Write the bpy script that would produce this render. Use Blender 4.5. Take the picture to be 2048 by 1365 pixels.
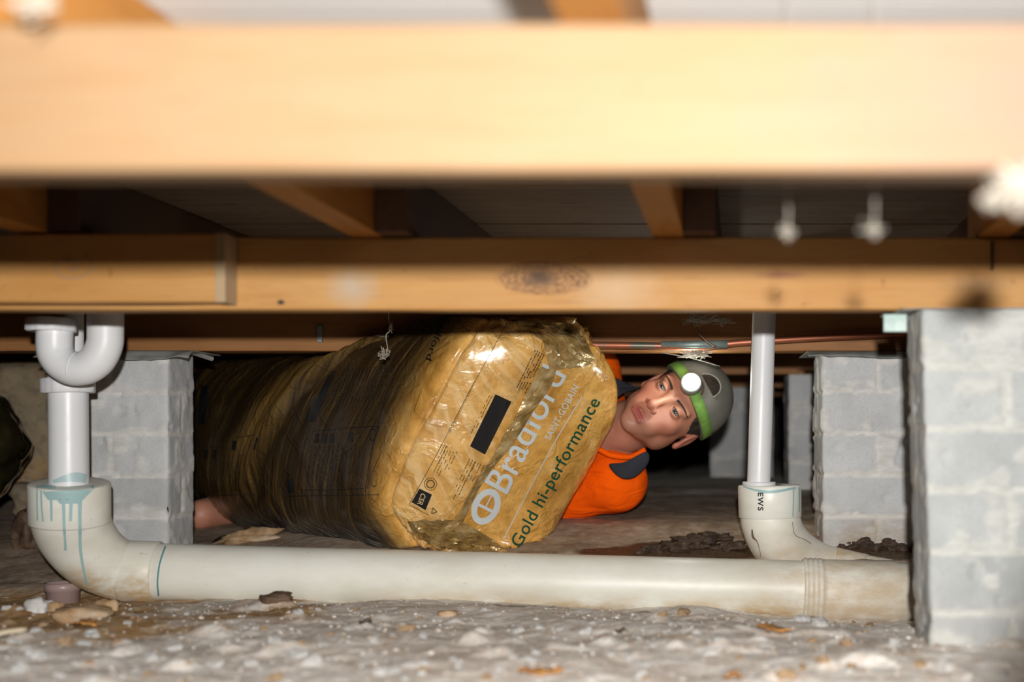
import bpy, bmesh, math, random
import numpy as np
from mathutils import Vector, Matrix
from mathutils.bvhtree import BVHTree

for o in list(bpy.data.objects): bpy.data.objects.remove(o)
SC = bpy.context.scene; COL = SC.collection
rnd = random.Random(7); rng = np.random.default_rng(11)

# ---------------------------------------------------------------- camera, light, exposure
CAMZ = 0.29                       # camera height over the dirt
F = 2300.0; PX = 1400.0; PY = 873.0
cam = bpy.data.cameras.new('camera'); camo = bpy.data.objects.new('camera', cam); COL.objects.link(camo)
camo.location = (0, 0, CAMZ); camo.rotation_euler = (math.pi/2, 0, 0)
cam.sensor_width = 36; cam.lens = F/2048*36
cam.shift_x = -(PX-1024)/2048; cam.shift_y = (PY-682.5)/2048
cam.clip_start = .05
cam.dof.use_dof = True; cam.dof.focus_distance = 2.29; cam.dof.aperture_fstop = 1.9
SC.camera = camo
wd = bpy.data.worlds.new('world'); SC.world = wd; wd.use_nodes = True
wd.node_tree.nodes['Background'].inputs[0].default_value = (.9, .8, .7, 1)
wd.node_tree.nodes['Background'].inputs[1].default_value = .004
SC.view_settings.view_transform = 'Standard'; SC.view_settings.look = 'None'
SC.view_settings.gamma = 1; SC.view_settings.use_curve_mapping = False
SC.view_settings.exposure = 0.0
fl = bpy.data.lights.new('camera_flash', 'SPOT'); flo = bpy.data.objects.new('camera_flash', fl); COL.objects.link(flo)
flo.location = (.02, -.12, CAMZ+.124); fl.energy = 186; fl.shadow_soft_size = .018; fl.spot_size = math.radians(60); fl.spot_blend = .25
flo.rotation_euler = Vector((-.19, 1, .03)).to_track_quat('-Z', 'Y').to_euler(); fl.color = (1.0, .99, .965)

# ---------------------------------------------------------------- helpers
def W(px, py, d): return Vector(((px-PX)/F*d, d, CAMZ-(py-PY)/F*d))
def Wn(px, py, d): return np.array(W(px, py, d))
def tag(o, label=None, cat=None, group=None, kind=None):
    if label: o['label'] = label
    if cat: o['category'] = cat
    if group: o['group'] = group
    if kind: o['kind'] = kind
    return o
def thing(name, loc, label, cat, group=None):
    o = bpy.data.objects.new(name, None); COL.objects.link(o); o.location = loc
    o.empty_display_size = .05
    return tag(o, label, cat, group)
def worldloc(o):
    v = Vector(o.location)
    while o.parent: o = o.parent; v += Vector(o.location)
    return v
def obj(name, V, Fc, mat, parent=None, smooth=True, mats=None, midx=None, attrs=None):
    V = np.asarray(V, dtype=float).reshape(-1, 3)
    if parent is None:
        org = np.array([(V[:,0].min()+V[:,0].max())/2, (V[:,1].min()+V[:,1].max())/2, V[:,2].min()])
    else: org = np.array(worldloc(parent))
    me = bpy.data.meshes.new(name)
    me.from_pydata((V-org).tolist(), [], [tuple(int(i) for i in f) for f in Fc]); me.update()
    for m in (mats or [mat]): me.materials.append(m)
    if midx is not None: me.polygons.foreach_set('material_index', np.asarray(midx, dtype=np.int32))
    if smooth: me.polygons.foreach_set('use_smooth', np.ones(len(me.polygons), dtype=bool))
    for k, a in (attrs or {}).items():
        at = me.attributes.new(k, 'FLOAT', 'POINT'); at.data.foreach_set('value', np.asarray(a, dtype=np.float32))
    o = bpy.data.objects.new(name, me); COL.objects.link(o)
    if parent is None: o.location = org
    else: o.parent = parent
    return o
class MB:
    def __init__(s): s.v = []; s.f = []; s.n = 0
    def add(s, V, Fc):
        V = np.asarray(V, dtype=float).reshape(-1, 3)
        s.v.append(V); s.f += [tuple(i+s.n for i in f) for f in Fc]; s.n += len(V); return s
    def get(s): return np.concatenate(s.v), s.f
    def build(s, name, mat, parent=None, **k): v, f = s.get(); return obj(name, v, f, mat, parent, **k)
def box(x0, x1, y0, y1, z0, z1, b=.0):
    """box with chamfered edges"""
    bm = bmesh.new(); bmesh.ops.create_cube(bm, size=1)
    for v in bm.verts: v.co = ((x0+x1)/2+v.co.x*(x1-x0), (y0+y1)/2+v.co.y*(y1-y0), (z0+z1)/2+v.co.z*(z1-z0))
    if b: bmesh.ops.bevel(bm, geom=list(bm.edges), offset=b, segments=2, affect='EDGES', profile=.5)
    V = [tuple(v.co) for v in bm.verts]; Fc = [[v.index for v in f.verts] for f in bm.faces]; bm.free()
    return V, Fc
def cr(P, n, closed=False):
    """catmull-rom resample, n per span"""
    P = np.asarray(P, float); m = len(P); out = []
    spans = m if closed else m-1
    for i in range(spans):
        if closed: p0, p1, p2, p3 = P[(i-1) % m], P[i], P[(i+1) % m], P[(i+2) % m]
        else:
            p1, p2 = P[i], P[i+1]; p0 = P[i-1] if i > 0 else 2*p1-p2; p3 = P[i+2] if i+2 < m else 2*p2-p1
        for t in np.arange(n)/n:
            out.append(.5*((2*p1)+(p2-p0)*t+(2*p0-5*p1+4*p2-p3)*t*t+(3*p1-p0-3*p2+p3)*t**3))
    if not closed: out.append(P[-1])
    return np.array(out)
def tube(P, R, n=24, cap=True, inner=0, flat=None):
    """sweep a circle along path P (m,3) with radii R"""
    P = np.asarray(P, float); m = len(P); R = np.broadcast_to(np.asarray(R, float), (m,))
    T = np.gradient(P, axis=0) if m > 2 else np.repeat([P[1]-P[0]], 2, 0)
    T = T/np.maximum(np.linalg.norm(T, axis=1), 1e-12)[:, None]
    up = np.array([0, 0, 1.]) if abs(T[0][2]) < .8 else np.array([0, 1., 0])
    N = np.cross(T[0], up); N /= np.linalg.norm(N); V = []
    for i in range(m):
        N = N-T[i]*np.dot(N, T[i]); N /= np.linalg.norm(N); B = np.cross(T[i], N)
        a = np.arange(n)/n*2*math.pi
        V.append(P[i]+R[i]*(np.cos(a)[:, None]*N+np.sin(a)[:, None]*B))
    V = np.concatenate(V); Fc = []
    for i in range(m-1):
        for j in range(n):
            k = (j+1) % n; Fc.append((i*n+j, i*n+k, (i+1)*n+k, (i+1)*n+j))
    if cap: Fc.append(tuple(range(n-1, -1, -1))); Fc.append(tuple((m-1)*n+j for j in range(n)))
    return V, Fc
def shear(V, x, z, k):
    V = np.array(V); V[:, 0] += (V[:, 2]-z)*k; return V
# noise
def _h(ix, iy, iz, s):
    n = (ix.astype(np.int64)*374761393+iy.astype(np.int64)*668265263+iz.astype(np.int64)*2147483647+s*1274126177) & 0x7fffffff
    n = ((n ^ (n >> 13))*1274126177) & 0x7fffffff; n = ((n ^ (n >> 16))*668265263) & 0x7fffffff
    return ((n ^ (n >> 15)) & 0xffffff)/float(0xffffff)
def vnoise(P, s=0):
    P = np.asarray(P, float); I = np.floor(P); Fr = P-I; Fr = Fr*Fr*(3-2*Fr); I = I.astype(np.int64); r = 0
    for a in (0, 1):
        for b in (0, 1):
            for c in (0, 1):
                w = (Fr[..., 0] if a else 1-Fr[..., 0])*(Fr[..., 1] if b else 1-Fr[..., 1])*(Fr[..., 2] if c else 1-Fr[..., 2])
                r = r+w*_h(I[..., 0]+a, I[..., 1]+b, I[..., 2]+c, s)
    return r*2-1
def fbm(P, sc, oc=4, s=0, g=.5):
    P = np.asarray(P, float)*sc; r = 0; a = 1
    for i in range(oc): r = r+a*vnoise(P, s+i*17); P = P*2.03+5.1; a *= g
    return r
def sstep(a, b, x): t = np.clip((np.asarray(x, float)-a)/(b-a), 0, 1); return t*t*(3-2*t)

# ---------------------------------------------------------------- materials
class NT:
    def __init__(s, name):
        s.m = bpy.data.materials.new(name); s.m.use_nodes = True; s.t = s.m.node_tree
        s.b = s.t.nodes['Principled BSDF']; s._c = None
    def n(s, ty, **k):
        nd = s.t.nodes.new(ty)
        for a, v in k.items():
            if a.startswith('i_'): nd.inputs[a[2:].replace('_', ' ')].default_value = v
            else: setattr(nd, a, v)
        return nd
    def l(s, a, b): s.t.links.new(a, b)
    def co(s, scale=(1, 1, 1), loc=(0, 0, 0), rot=(0, 0, 0), src='Object'):
        tc = s.n('ShaderNodeTexCoord'); mp = s.n('ShaderNodeMapping')
        mp.inputs['Scale'].default_value = scale; mp.inputs['Location'].default_value = loc; mp.inputs['Rotation'].default_value = rot
        s.l(tc.outputs[src], mp.inputs[0]); return mp.outputs[0]
    def noise(s, sc=5, det=6, rough=.55, scale=(1, 1, 1), dist=0, rot=(0, 0, 0), loc=(0, 0, 0)):
        nd = s.n('ShaderNodeTexNoise'); nd.inputs['Scale'].default_value = sc; nd.inputs['Detail'].default_value = det
        nd.inputs['Roughness'].default_value = rough; nd.inputs['Distortion'].default_value = dist
        s.l(s.co(scale, loc, rot), nd.inputs['Vector']); return nd.outputs['Fac']
    def vor(s, sc=20, feature='F1', scale=(1, 1, 1)):
        nd = s.n('ShaderNodeTexVoronoi', feature=feature); nd.inputs['Scale'].default_value = sc
        s.l(s.co(scale), nd.inputs['Vector']); return nd.outputs['Distance']
    def ramp(s, fac, stops):
        r = s.n('ShaderNodeValToRGB'); e = r.color_ramp.elements
        while len(e) < len(stops): e.new(.5)
        for q, (p, c) in zip(e, stops):
            q.position = p; q.color = (c, c, c, 1) if isinstance(c, (int, float)) else (*c, 1)
        s.l(fac, r.inputs[0]); return r.outputs[0]
    def mix(s, fac, a, b, mode='MIX'):
        m = s.n('ShaderNodeMix', data_type='RGBA', blend_type=mode)
        for i, v in ((0, fac), (6, a), (7, b)):
            if isinstance(v, (int, float)): m.inputs[i].default_value = v if i == 0 else (v, v, v, 1)
            elif isinstance(v, tuple): m.inputs[i].default_value = (*v, 1)
            else: s.l(v, m.inputs[i])
        return m.outputs[2]
    def math(s, op, a, b=None, c=None):
        m = s.n('ShaderNodeMath', operation=op)
        for i, v in enumerate((a, b, c)):
            if v is None: continue
            if isinstance(v, (int, float)): m.inputs[i].default_value = v
            else: s.l(v, m.inputs[i])
        return m.outputs[0]
    def attr(s, name): return s.n('ShaderNodeAttribute', attribute_name=name).outputs['Fac']
    def base(s, c):
        if isinstance(c, tuple): s.b.inputs['Base Color'].default_value = (*c, 1)
        else: s.l(c, s.b.inputs['Base Color'])
    def set(s, **k):
        for a, v in k.items():
            i = s.b.inputs[a.replace('_', ' ')]
            if isinstance(v, (int, float)): i.default_value = v
            elif isinstance(v, tuple): i.default_value = (*v, 1) if len(v) == 3 and i.type == 'RGBA' else v
            else: s.l(v, i)
    def bump(s, h, st=.3, dist=.005, prev=None):
        b = s.n('ShaderNodeBump'); b.inputs['Strength'].default_value = st; b.inputs['Distance'].default_value = dist
        s.l(h, b.inputs['Height'])
        if prev: s.l(prev, b.inputs['Normal'])
        s.l(b.outputs[0], s.b.inputs['Normal']); return b.outputs[0]
    def spot(s, x, y, z, rx, ry, rz, soft=.5, wob=.25, wsc=40):
        """blob mask (1 inside) round an object-space point"""
        c = s.co((1/rx, 1/ry, 1/rz), (-x/rx, -y/ry, -z/rz))
        vl = s.n('ShaderNodeVectorMath', operation='LENGTH'); s.l(c, vl.inputs[0])
        nz = s.noise(wsc, 3)
        d = s.math('ADD', vl.outputs['Value'], s.math('MULTIPLY', s.math('SUBTRACT', nz, .5), wob*2))
        return s.ramp(d, [(max(0, 1-soft), 1.0), (1.0, 0.0)]) if soft < 1 else s.ramp(d, [(0, 1.0), (1, 0.0)])
def plain(name, c, rough=.5, **k):
    t = NT(name); t.base(c); t.set(Roughness=rough, **k); return t.m

def wood(name, pale, mid, dark, along='x', spots=(), knots=(), gsc=1.0, rough=.62):
    t = NT(name)
    sc = (1.2, 22, 22) if along == 'x' else (22, 1.2, 22)
    g = t.noise(3.0*gsc, 8, .6, sc, .6); g2 = t.noise(9*gsc, 6, .6, (sc[0]*1.4, sc[1], sc[2]), .2)
    big = t.noise(3.2, 3, .5, (1, 1, 2.2) if along == 'x' else (2, 1, 1))
    c = t.ramp(g, [(.25, mid), (.5, pale), (.78, mid)])
    c = t.mix(t.ramp(big, [(.35, 0.0), (.7, .65)]), c, mid)
    c = t.mix(t.ramp(g2, [(.56, 0.0), (.8, .35)]), c, dark)
    c = t.mix(t.ramp(t.noise(60, 2, .5, (1, 1, 1)), [(.70, 0.0), (.76, .35)]), c, dark)
    for (x, z, rx, rz, col, soft, amt) in spots:
        m = t.spot(x, 0, z, rx, 10, rz, soft)
        c = t.mix(t.math('MULTIPLY', m, amt), c, col)
    for (x, z, rx, rz) in knots:
        m = t.spot(x, 0, z, rx, 10, rz, .18, .12)
        rg = t.n('ShaderNodeTexWave', wave_type='RINGS', rings_direction='SPHERICAL')
        rg.inputs['Scale'].default_value = 2.2; rg.inputs['Distortion'].default_value = 9; rg.inputs['Detail Scale'].default_value = 3; rg.inputs['Detail'].default_value = 3
        t.l(t.co((1/rx, 0, 1/rz), (-x/rx, 0, -z/rz)), rg.inputs['Vector'])
        kc = t.ramp(rg.outputs['Fac'], [(0, (.08, .04, .022)), (.45, (.30, .14, .05)), (1, (.38, .20, .08))])
        core = t.spot(x-rx*.08, 0, z, rx*.42, 10, rz*.62, .7, .5, 90)
        kc = t.mix(core, kc, (.045, .028, .022))
        c = t.mix(t.math('MULTIPLY', m, .85), c, kc)
    t.base(c); t.set(Roughness=rough); t.b.inputs['Specular IOR Level'].default_value = .3
    t.bump(t.mix(.5, g, g2), .25, .002)
    return t.m
PALE = (.47, .255, .088); MID = (.40, .185, .048); DARK = (.16, .055, .018)
MAT = {}
MAT['wood'] = wood('pine_bearer', PALE, MID, DARK)
MAT['wood_front'] = wood('pale_pine_bearer', (.215, .138, .074), (.205, .110, .045), (.14, .07, .03),
    spots=[(.45, .05, .35, .12, (.19, .125, .105), 1, .85), (-1.15, .05, .12, .05, (.24, .20, .16), 1, .5)])
MAT['joist'] = wood('orange_joist', (.40, .18, .04), (.33, .13, .025), (.10, .035, .01), 'y')
MAT['joist_dark'] = wood('shaded_joist', (.10, .05, .028), (.07, .035, .018), (.05, .02, .01), 'y')  # far joists lie in shadow; that shade is painted into the wood
MAT['far_wood'] = wood('brown_bearer', (.34, .155, .055), (.26, .11, .035), (.07, .03, .01))
t = NT('underside_of_floorboards')
g = t.noise(3, 8, .6, (1, 20, 20), .5); c = t.ramp(g, [(.3, (.12, .078, .048)), (.55, (.165, .115, .078)), (.75, (.085, .052, .032))])
c = t.mix(t.ramp(t.noise(26, 2, .5, (.5, 3, 1)), [(.66, 0.0), (.72, .8)]), c, (.04, .02, .015))
c = t.mix(t.attr('pale'), c, t.mix(g, (.66, .63, .60), (.78, .76, .74)))  # nearest boards painted pale grey for the flash light on them
t.base(c); t.set(Roughness=.8); t.bump(g, .3, .002); MAT['boards'] = t.m

t = NT('grey_concrete_brick')
n1 = t.noise(9, 5); n2 = t.noise(160, 3, .6); n3 = t.noise(38, 6, .6, (1, 1, 2.5))
c = t.ramp(n1, [(.3, (.45, .45, .45)), (.7, (.60, .605, .605))])
c = t.mix(t.ramp(n2, [(.35, .22), (.5, 0.0)]), c, (.36, .35, .34))
tone = t.attr('tone'); c = t.mix(1.0, c, t.ramp(tone, [(0, .84), (.6, 1.0), (1, 1.08)]), 'MULTIPLY')
mo = t.mix(t.ramp(n3, [(.35, 0.0), (.65, 1.0)]), (.58, .56, .525), (.72, .70, .665))
c = t.mix(t.attr('mortar'), c, mo)
c = t.mix(t.attr('dull'), c, t.mix(1.0, c, (.74, .76, .75), 'MULTIPLY'))
c = t.mix(t.math('MULTIPLY', t.attr('stain'), t.ramp(n3, [(.3, .3), (.6, 1.0)])), c, (.34, .24, .15))
t.base(c); t.set(Roughness=.9); t.b.inputs['Specular IOR Level'].default_value = .2
t.bump(t.mix(.4, n2, n3), .5, .0025); MAT['brick'] = t.m

t = NT('dusty_rubble_soil')
n1 = t.noise(5, 7, .6); n2 = t.noise(34, 6, .65, dist=.4); n3 = t.noise(150, 4, .7); v = t.vor(70)
c = t.ramp(n2, [(.30, (.56, .47, .39)), (.44, (.70, .63, .56)), (.58, (.80, .76, .71)), (.72, (.88, .86, .83))])
c = t.mix(t.ramp(n1, [(.45, 0.0), (.65, .5)]), c, (.46, .37, .29))
c = t.mix(t.ramp(n3, [(.30, .7), (.42, 0.0)]), c, (.27, .20, .15))
c = t.mix(t.ramp(t.noise(22, 5, .7, loc=(3, 1, 7)), [(.62, 0.0), (.70, .75)]), c, (.52, .33, .16))
br = t.attr('brown'); bc = t.ramp(t.noise(16, 6, .7), [(.3, (.13, .08, .045)), (.5, (.27, .18, .11)), (.66, (.38, .29, .21)), (.8, (.52, .46, .40))])
c = t.mix(t.math('MULTIPLY', br, t.ramp(n2, [(.3, 1.0), (.8, .7)])), c, bc)
oc = t.ramp(n2, [(.35, (.32, .17, .06)), (.55, (.45, .28, .13)), (.7, (.60, .52, .42))])
c = t.mix(t.attr('ochre'), c, oc)
c = t.mix(t.attr('wet'), c, t.ramp(n3, [(.35, (.035, .02, .012)), (.65, (.13, .075, .04))]))
t.base(c); t.set(Roughness=t.math('SUBTRACT', .95, t.math('MULTIPLY', t.attr('wet'), .5)))
t.b.inputs['Specular IOR Level'].default_value = .25
b1 = t.bump(n2, .4, .006); t.bump(t.mix(.7, v, n3), .5, .003, b1); MAT['soil'] = t.m

def pvc(name, col, dirt, amt=.5, rough=.28, low=None):
    t = NT(name); n = t.noise(7, 6, .6, (.6, 1, 1.4)); n2 = t.noise(60, 5, .7); 
    c = t.mix(t.ramp(n, [(.42, 0.0), (.75, amt)]), col, dirt)
    c = t.mix(t.ramp(n2, [(.66, 0.0), (.74, amt)]), c, tuple(x*.45 for x in dirt))
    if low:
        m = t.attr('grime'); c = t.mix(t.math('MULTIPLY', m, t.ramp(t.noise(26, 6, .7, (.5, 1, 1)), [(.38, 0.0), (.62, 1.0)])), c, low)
    t.base(c); t.set(Roughness=t.math('ADD', rough, t.math('MULTIPLY', n, .3))); t.bump(n2, .05, .002); return t.m
MAT['pvc'] = pvc('cream_drain_plastic', (.80, .79, .71), (.50, .43, .32), .55, .25, (.55, .40, .22))
MAT['pvc_dirty'] = pvc('dirty_cream_plastic', (.78, .75, .66), (.50, .41, .30), .8, .35, (.50, .34, .17))
MAT['pvc_white'] = pvc('white_waste_plastic', (.74, .74, .75), (.62, .60, .56), .25, .25)
MAT['primer'] = plain('blue_primer', (.33, .49, .49), .5)
MAT['primer_dark'] = plain('dark_primer_drip', (.09, .25, .28), .5)
MAT['ink'] = plain('black_ink', (.02, .02, .02), .6)
MAT['blue_ink'] = plain('blue_ink', (.04, .20, .42), .5)
MAT['pencil'] = plain('pencil_mark', (.30, .22, .17), .8)
MAT['gap'] = plain('dark_gap', (.03, .02, .015), .9)
MAT['sheet'] = NT('zinc_sheet').m
t = NT('weathered_sheet'); t.base(t.ramp(t.noise(14, 6), [(.3, (.22, .22, .20)), (.7, (.40, .40, .37))])); t.set(Roughness=.6, Metallic=.3); MAT['sheet'] = t.m
t = NT('galvanised_green'); t.base(t.ramp(t.noise(40, 4), [(.3, (.20, .27, .25)), (.7, (.36, .42, .39))])); t.set(Roughness=.5, Metallic=.5); MAT['galv'] = t.m
t = NT('copper'); n = t.noise(9, 5); t.base(t.ramp(n, [(.35, (.50, .17, .08)), (.55, (.38, .13, .07)), (.7, (.10, .17, .14))])); t.set(Roughness=.45, Metallic=.6); MAT['copper'] = t.m
MAT['web'] = plain('dusty_web', (.38, .34, .28), .9)
MAT['cable'] = plain('brown_cable', (.16, .07, .04), .3)
MAT['mauve'] = plain('mauve_plastic', (.36, .25, .235), .35)
t = NT('pale_stone'); n = t.noise(30, 6); t.base(t.ramp(n, [(.3, (.46, .44, .41)), (.7, (.72, .71, .69))])); t.set(Roughness=.95); t.bump(n, .6, .003); MAT['stone'] = t.m
t = NT('ochre_stone'); n = t.noise(25, 6); t.base(t.ramp(n, [(.3, (.24, .13, .06)), (.5, (.42, .27, .14)), (.7, (.55, .44, .33))])); t.set(Roughness=.9); t.bump(n, .6, .003); MAT['ochre'] = t.m
t = NT('bark'); n = t.noise(50, 6); t.base(t.ramp(n, [(.3, (.035, .02, .012)), (.7, (.16, .09, .05))])); t.set(Roughness=.7); t.bump(n, .8, .003); MAT['bark'] = t.m
t = NT('rust_leaf'); n = t.noise(60, 4); t.base(t.ramp(n, [(.3, (.30, .12, .03)), (.7, (.62, .30, .08))])); t.set(Roughness=.7); MAT['leaf'] = t.m
t = NT('rubble_wall'); n = t.noise(7, 6, .6); n2 = t.noise(40, 5, .6)
c = t.ramp(n, [(.3, (.16, .13, .10)), (.5, (.30, .23, .14)), (.6, (.38, .24, .11)), (.72, (.34, .31, .26))])
t.base(t.mix(t.ramp(n2, [(.35, .5), (.5, 0.0)]), c, (.12, .09, .07))); t.set(Roughness=.95); t.bump(n2, .6, .006); MAT['rubble'] = t.m
t = NT('dark_back'); t.base(t.ramp(t.noise(4, 4), [(.3, (.05, .05, .05)), (.7, (.10, .10, .095))])); t.set(Roughness=.95); MAT['back'] = t.m

# ================================================================= SETTING
def gz(x, d):
    """ground height (world z)"""
    x = np.asarray(x, float); d = np.asarray(d, float)
    front = np.interp(x, [-1.6, -1.05, -.6, 0, .35, 1.2], [-.30, -.300, -.300, -.315, -.343, -.345])
    zb = np.interp(d, [2.3, 2.55, 3.3, 5, 9], [-.243, -.188, -.148, -.142, -.12])
    zb = zb-.045*sstep(-.75, -1.15, x)*sstep(3.9, 2.9, d)
    zn = -.292+0*x
    z = zn+(front-zn)*sstep(1.75, 2.10, d)
    z = z+(zb-z)*sstep(2.19, 2.29, d)
    return z+CAMZ
def gnoise(x, d):
    P = np.stack([x, d, 0*x], -1)
    a = .007*fbm(P, 6, 3, 3)
    r = fbm(P, 24, 4, 9); a = a+.0022*r+.0022*np.abs(fbm(P, 70, 3, 21))
    lump = np.clip(fbm(P, 15, 2, 40)-.45, 0, 1)*.016
    k = .35+.65*sstep(2.35, 2.1, d)
    return a*k+lump*k*sstep(2.12, 2.0, d)
def ground(x, d):
    z = gz(x, d)+gnoise(np.asarray(x, float), np.asarray(d, float))
    # keep the soil below the things that lie in it
    near = np.exp(-((np.asarray(d, float)-2.17)/.09)**2)
    return z-.004-near*.006
def gp(x, d): return float(ground(np.array([x]), np.array([d]))[0])
def grid_mesh(xs, ys):
    X, Y = np.meshgrid(xs, ys); nx, ny = len(xs), len(ys)
    i = np.arange(nx*ny).reshape(ny, nx)
    q = np.stack([i[:-1, :-1], i[:-1, 1:], i[1:, 1:], i[1:, :-1]], -1).reshape(-1, 4)
    return X, Y, q
xs = np.concatenate([np.arange(-4.5, -1.7, .05), np.arange(-1.7, 1.0, .0055), np.arange(1.0, 4, .05)])
ys = np.concatenate([np.arange(-1.5, 1.0, .08), np.arange(1.0, 2.5, .0055), np.arange(2.5, 4, .015), np.arange(4, 9, .08)])
X, Y, q = grid_mesh(xs, ys)
Z = ground(X, Y)
P3 = np.stack([X, Y, 0*X], -1)
fb = fbm(P3, 9, 4, 5)
brown = sstep(2.16, 2.30, Y+.03*fb)*sstep(3.9, 2.9, Y+.3*fb)
brown = np.maximum(brown, .6*sstep(2.16, 2.3, Y)*(1-sstep(3.0, 3.6, Y)))
ochre = sstep(.15, .5, (-.62-X)*1.6+.35*fb)*sstep(2.3, 2.2, Y)*sstep(1.55, 1.75, Y+.08*fb)
ochre = np.maximum(ochre, .8*sstep(.6, .9, 1-np.abs(X+1.02)/.12-np.abs(Y-2.42)/.1))
brown = np.maximum(brown, np.maximum(sstep(1.25, 1.12, Y), sstep(-1.75, -2.1, X)))  # out-of-view soil coloured darker to cut the light it bounces
wet = np.maximum.reduce([
    sstep(.1, .6, 1-((X+.0)/.22)**2-((Y-2.36)/.055)**2+.9*fb)*sstep(2.28, 2.31, Y),
    sstep(.1, .6, 1-((X-.34)/.2)**2-((Y-2.33)/.07)**2+.6*fb)*sstep(2.28, 2.31, Y),
    .75*sstep(.3, .9, 1-((X+.55)/.5)**2-((Y-2.105)/.022)**2+1.1*fb-.35)])
flo_ = obj('floor', np.stack([X, Y, Z], -1), q, MAT['soil'], attrs={'brown': brown.ravel(), 'ochre': ochre.ravel(), 'wet': wet.ravel()})
flo_['kind'] = 'structure'
# floorboards overhead
mb = MB(); y = -1.4; k = 0
while y < 9:
    w = .104; mb.add(*box(-4.4, 3.9, y, y+w-.003, CAMZ+.374+(.0006*(k % 3)), CAMZ+.392, .0015)); y += w; k += 1
mb.add(*box(-4.4, 3.9, -1.4, 9, CAMZ+.3925, CAMZ+.41))
Vc_, Fc_ = mb.get(); c_ = obj('ceiling', Vc_, Fc_, MAT['boards'], smooth=False, attrs={'pale': (Vc_[:, 1] < 1.32).astype(float)*(Vc_[:, 2] < CAMZ+.3923)}); c_['kind'] = 'structure'
for nm, a in (('wall_back', (-4.4, 3.9, 8.6, 8.8)), ('wall_right', (3.7, 3.9, -1.4, 8.59)), ('wall_left', (-4.4, -4.2, -1.4, 8.59))):
    V, Fc = box(a[0], a[1], a[2], a[3], .0, CAMZ+.37); w_ = obj(nm, V, Fc, MAT['back'], smooth=False); w_['kind'] = 'structure'

# ================================================================= TIMBER
BZ = CAMZ+.180; BT = CAMZ+.284         # bearer underside / top
def beam(name, x0, x1, d0, d1, z0, z1, mat, label, cat, group=None, seed=1):
    """sawn timber: long subdivided box with slightly uneven edges"""
    n = max(8, int((x1-x0)/.03)); xs_ = np.linspace(x0, x1, n+1); b = .0025
    sec = np.array([(d0, z0+b), (d0+b, z0), (d1-b, z0), (d1, z0+b), (d1, z1-b), (d1-b, z1), (d0+b, z1), (d0, z1-b)])
    V = np.zeros((n+1, 8, 3)); V[:, :, 0] = xs_[:, None]; V[:, :, 1] = sec[:, 0]; V[:, :, 2] = sec[:, 1]
    V[:, :, 2] += .0012*vnoise(V*[9, 50, 50], seed); V[:, :, 1] += .0008*vnoise(V*[6, 50, 50], seed+5)
    Fc = [(i*8+j, i*8+(j+1) % 8, (i+1)*8+(j+1) % 8, (i+1)*8+j) for i in range(n) for j in range(8)]
    Fc += [tuple(range(7, -1, -1)), tuple(n*8+j for j in range(8))]
    return tag(obj(name, V.reshape(-1, 3), Fc, mat, smooth=False), label, cat, group)
fb_ = beam('floor_bearer', -1.5, 1.3, .79, .825, CAMZ+.183, BT, MAT['wood_front'],
    'large pale blurred timber bearer across the top of the photo, nearest the camera', 'wooden beam')
# second bearer: origin at centre bottom -> object-space offsets for knots
X0, X1 = -2.2, 1.6; cx = (X0+X1)/2
def kx(px, d=1.64): return (px-PX)/F*d-cx
def kz(py, z0, d=1.64): return CAMZ-(py-PY)/F*d-z0
Z2 = CAMZ+.1805
m2 = wood('knotty_pine_bearer', PALE, MID, DARK,
    spots=[(kx(705), kz(575, Z2), .045, .035, (.40, .34, .27), 1, .8), (kx(1235), kz(580, Z2), .08, .045, (.50, .37, .24), 1, .6),
           (kx(1560), kz(549, Z2), .045, .008, (.26, .10, .05), 1, 1.0), (kx(562), kz(604, Z2), .007, .005, (.03, .02, .02), .5, 1), (kx(463), kz(552, Z2), .008, .004, (.35, .1, .04), .6, 1),
           (kx(1130), kz(604, Z2), .04, .004, (.3, .14, .07), 1, .5), (kx(1960), kz(567, Z2), .07, .016, (.30, .18, .10), 1, .6)],  # last spot is the cobweb's shadow, painted on the right end
    knots=[(kx(1088), kz(556, Z2), .072, .026)])
b2 = beam('floor_bearer', X0, X1, 1.64, 1.685, Z2, BT, m2,
    'knotty orange pine bearer spanning the middle, resting on the near right brick pier', 'wooden beam', seed=4)
xe = (452-PX)/F*1.60
b2l = beam('floor_bearer', -2.1, xe, 1.598, 1.637, CAMZ+.1865, BT-.002, MAT['wood'],
    'short orange timber with a pencil scribble, lapped over the left end of the middle bearer', 'wooden beam', seed=9)
V, Fc = box(xe-.0135, xe+.0005, 1.5955, 1.6375, CAMZ+.186, BT-.0015, .001)
tag(obj('end_grain', V, Fc, plain('end_grain_wood', (.36, .25, .14), .8), b2l, smooth=False), 'pale greyish cut end')
# pencil spiral
a = np.linspace(0, 2.9*math.pi, 60); sp = []
for q_ in a:
    r_ = .004+.0038*q_; sp.append(W(140+ -r_*1400*math.cos(q_+1.2)*.9, 535+r_*1400*math.sin(q_+1.2)*.55, 1.597))
V, Fc = tube(np.array(sp), .0007, 5); obj('pencil_scribble', V, Fc, MAT['pencil'], b2l)
b3 = beam('floor_bearer', -3.2, 2.2, 2.43, 2.50, BZ, BT, MAT['far_wood'],
    'brown bearer just behind the insulation pack, copper pipe fixed along it', 'wooden beam', seed=14)
b4 = beam('floor_bearer', -3.4, 2.6, 3.34, 3.41, BZ, BT, MAT['far_wood'],
    'thin strip of brown bearer seen just behind the cap of the lying person', 'wooden beam', seed=24)
b5 = beam('floor_bearer', -3.6, 2.6, 4.22, 4.29, BZ, BT, MAT['far_wood'],
    'dim far bearer, second strip below the ceiling behind the person', 'wooden beam', seed=34)
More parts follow.
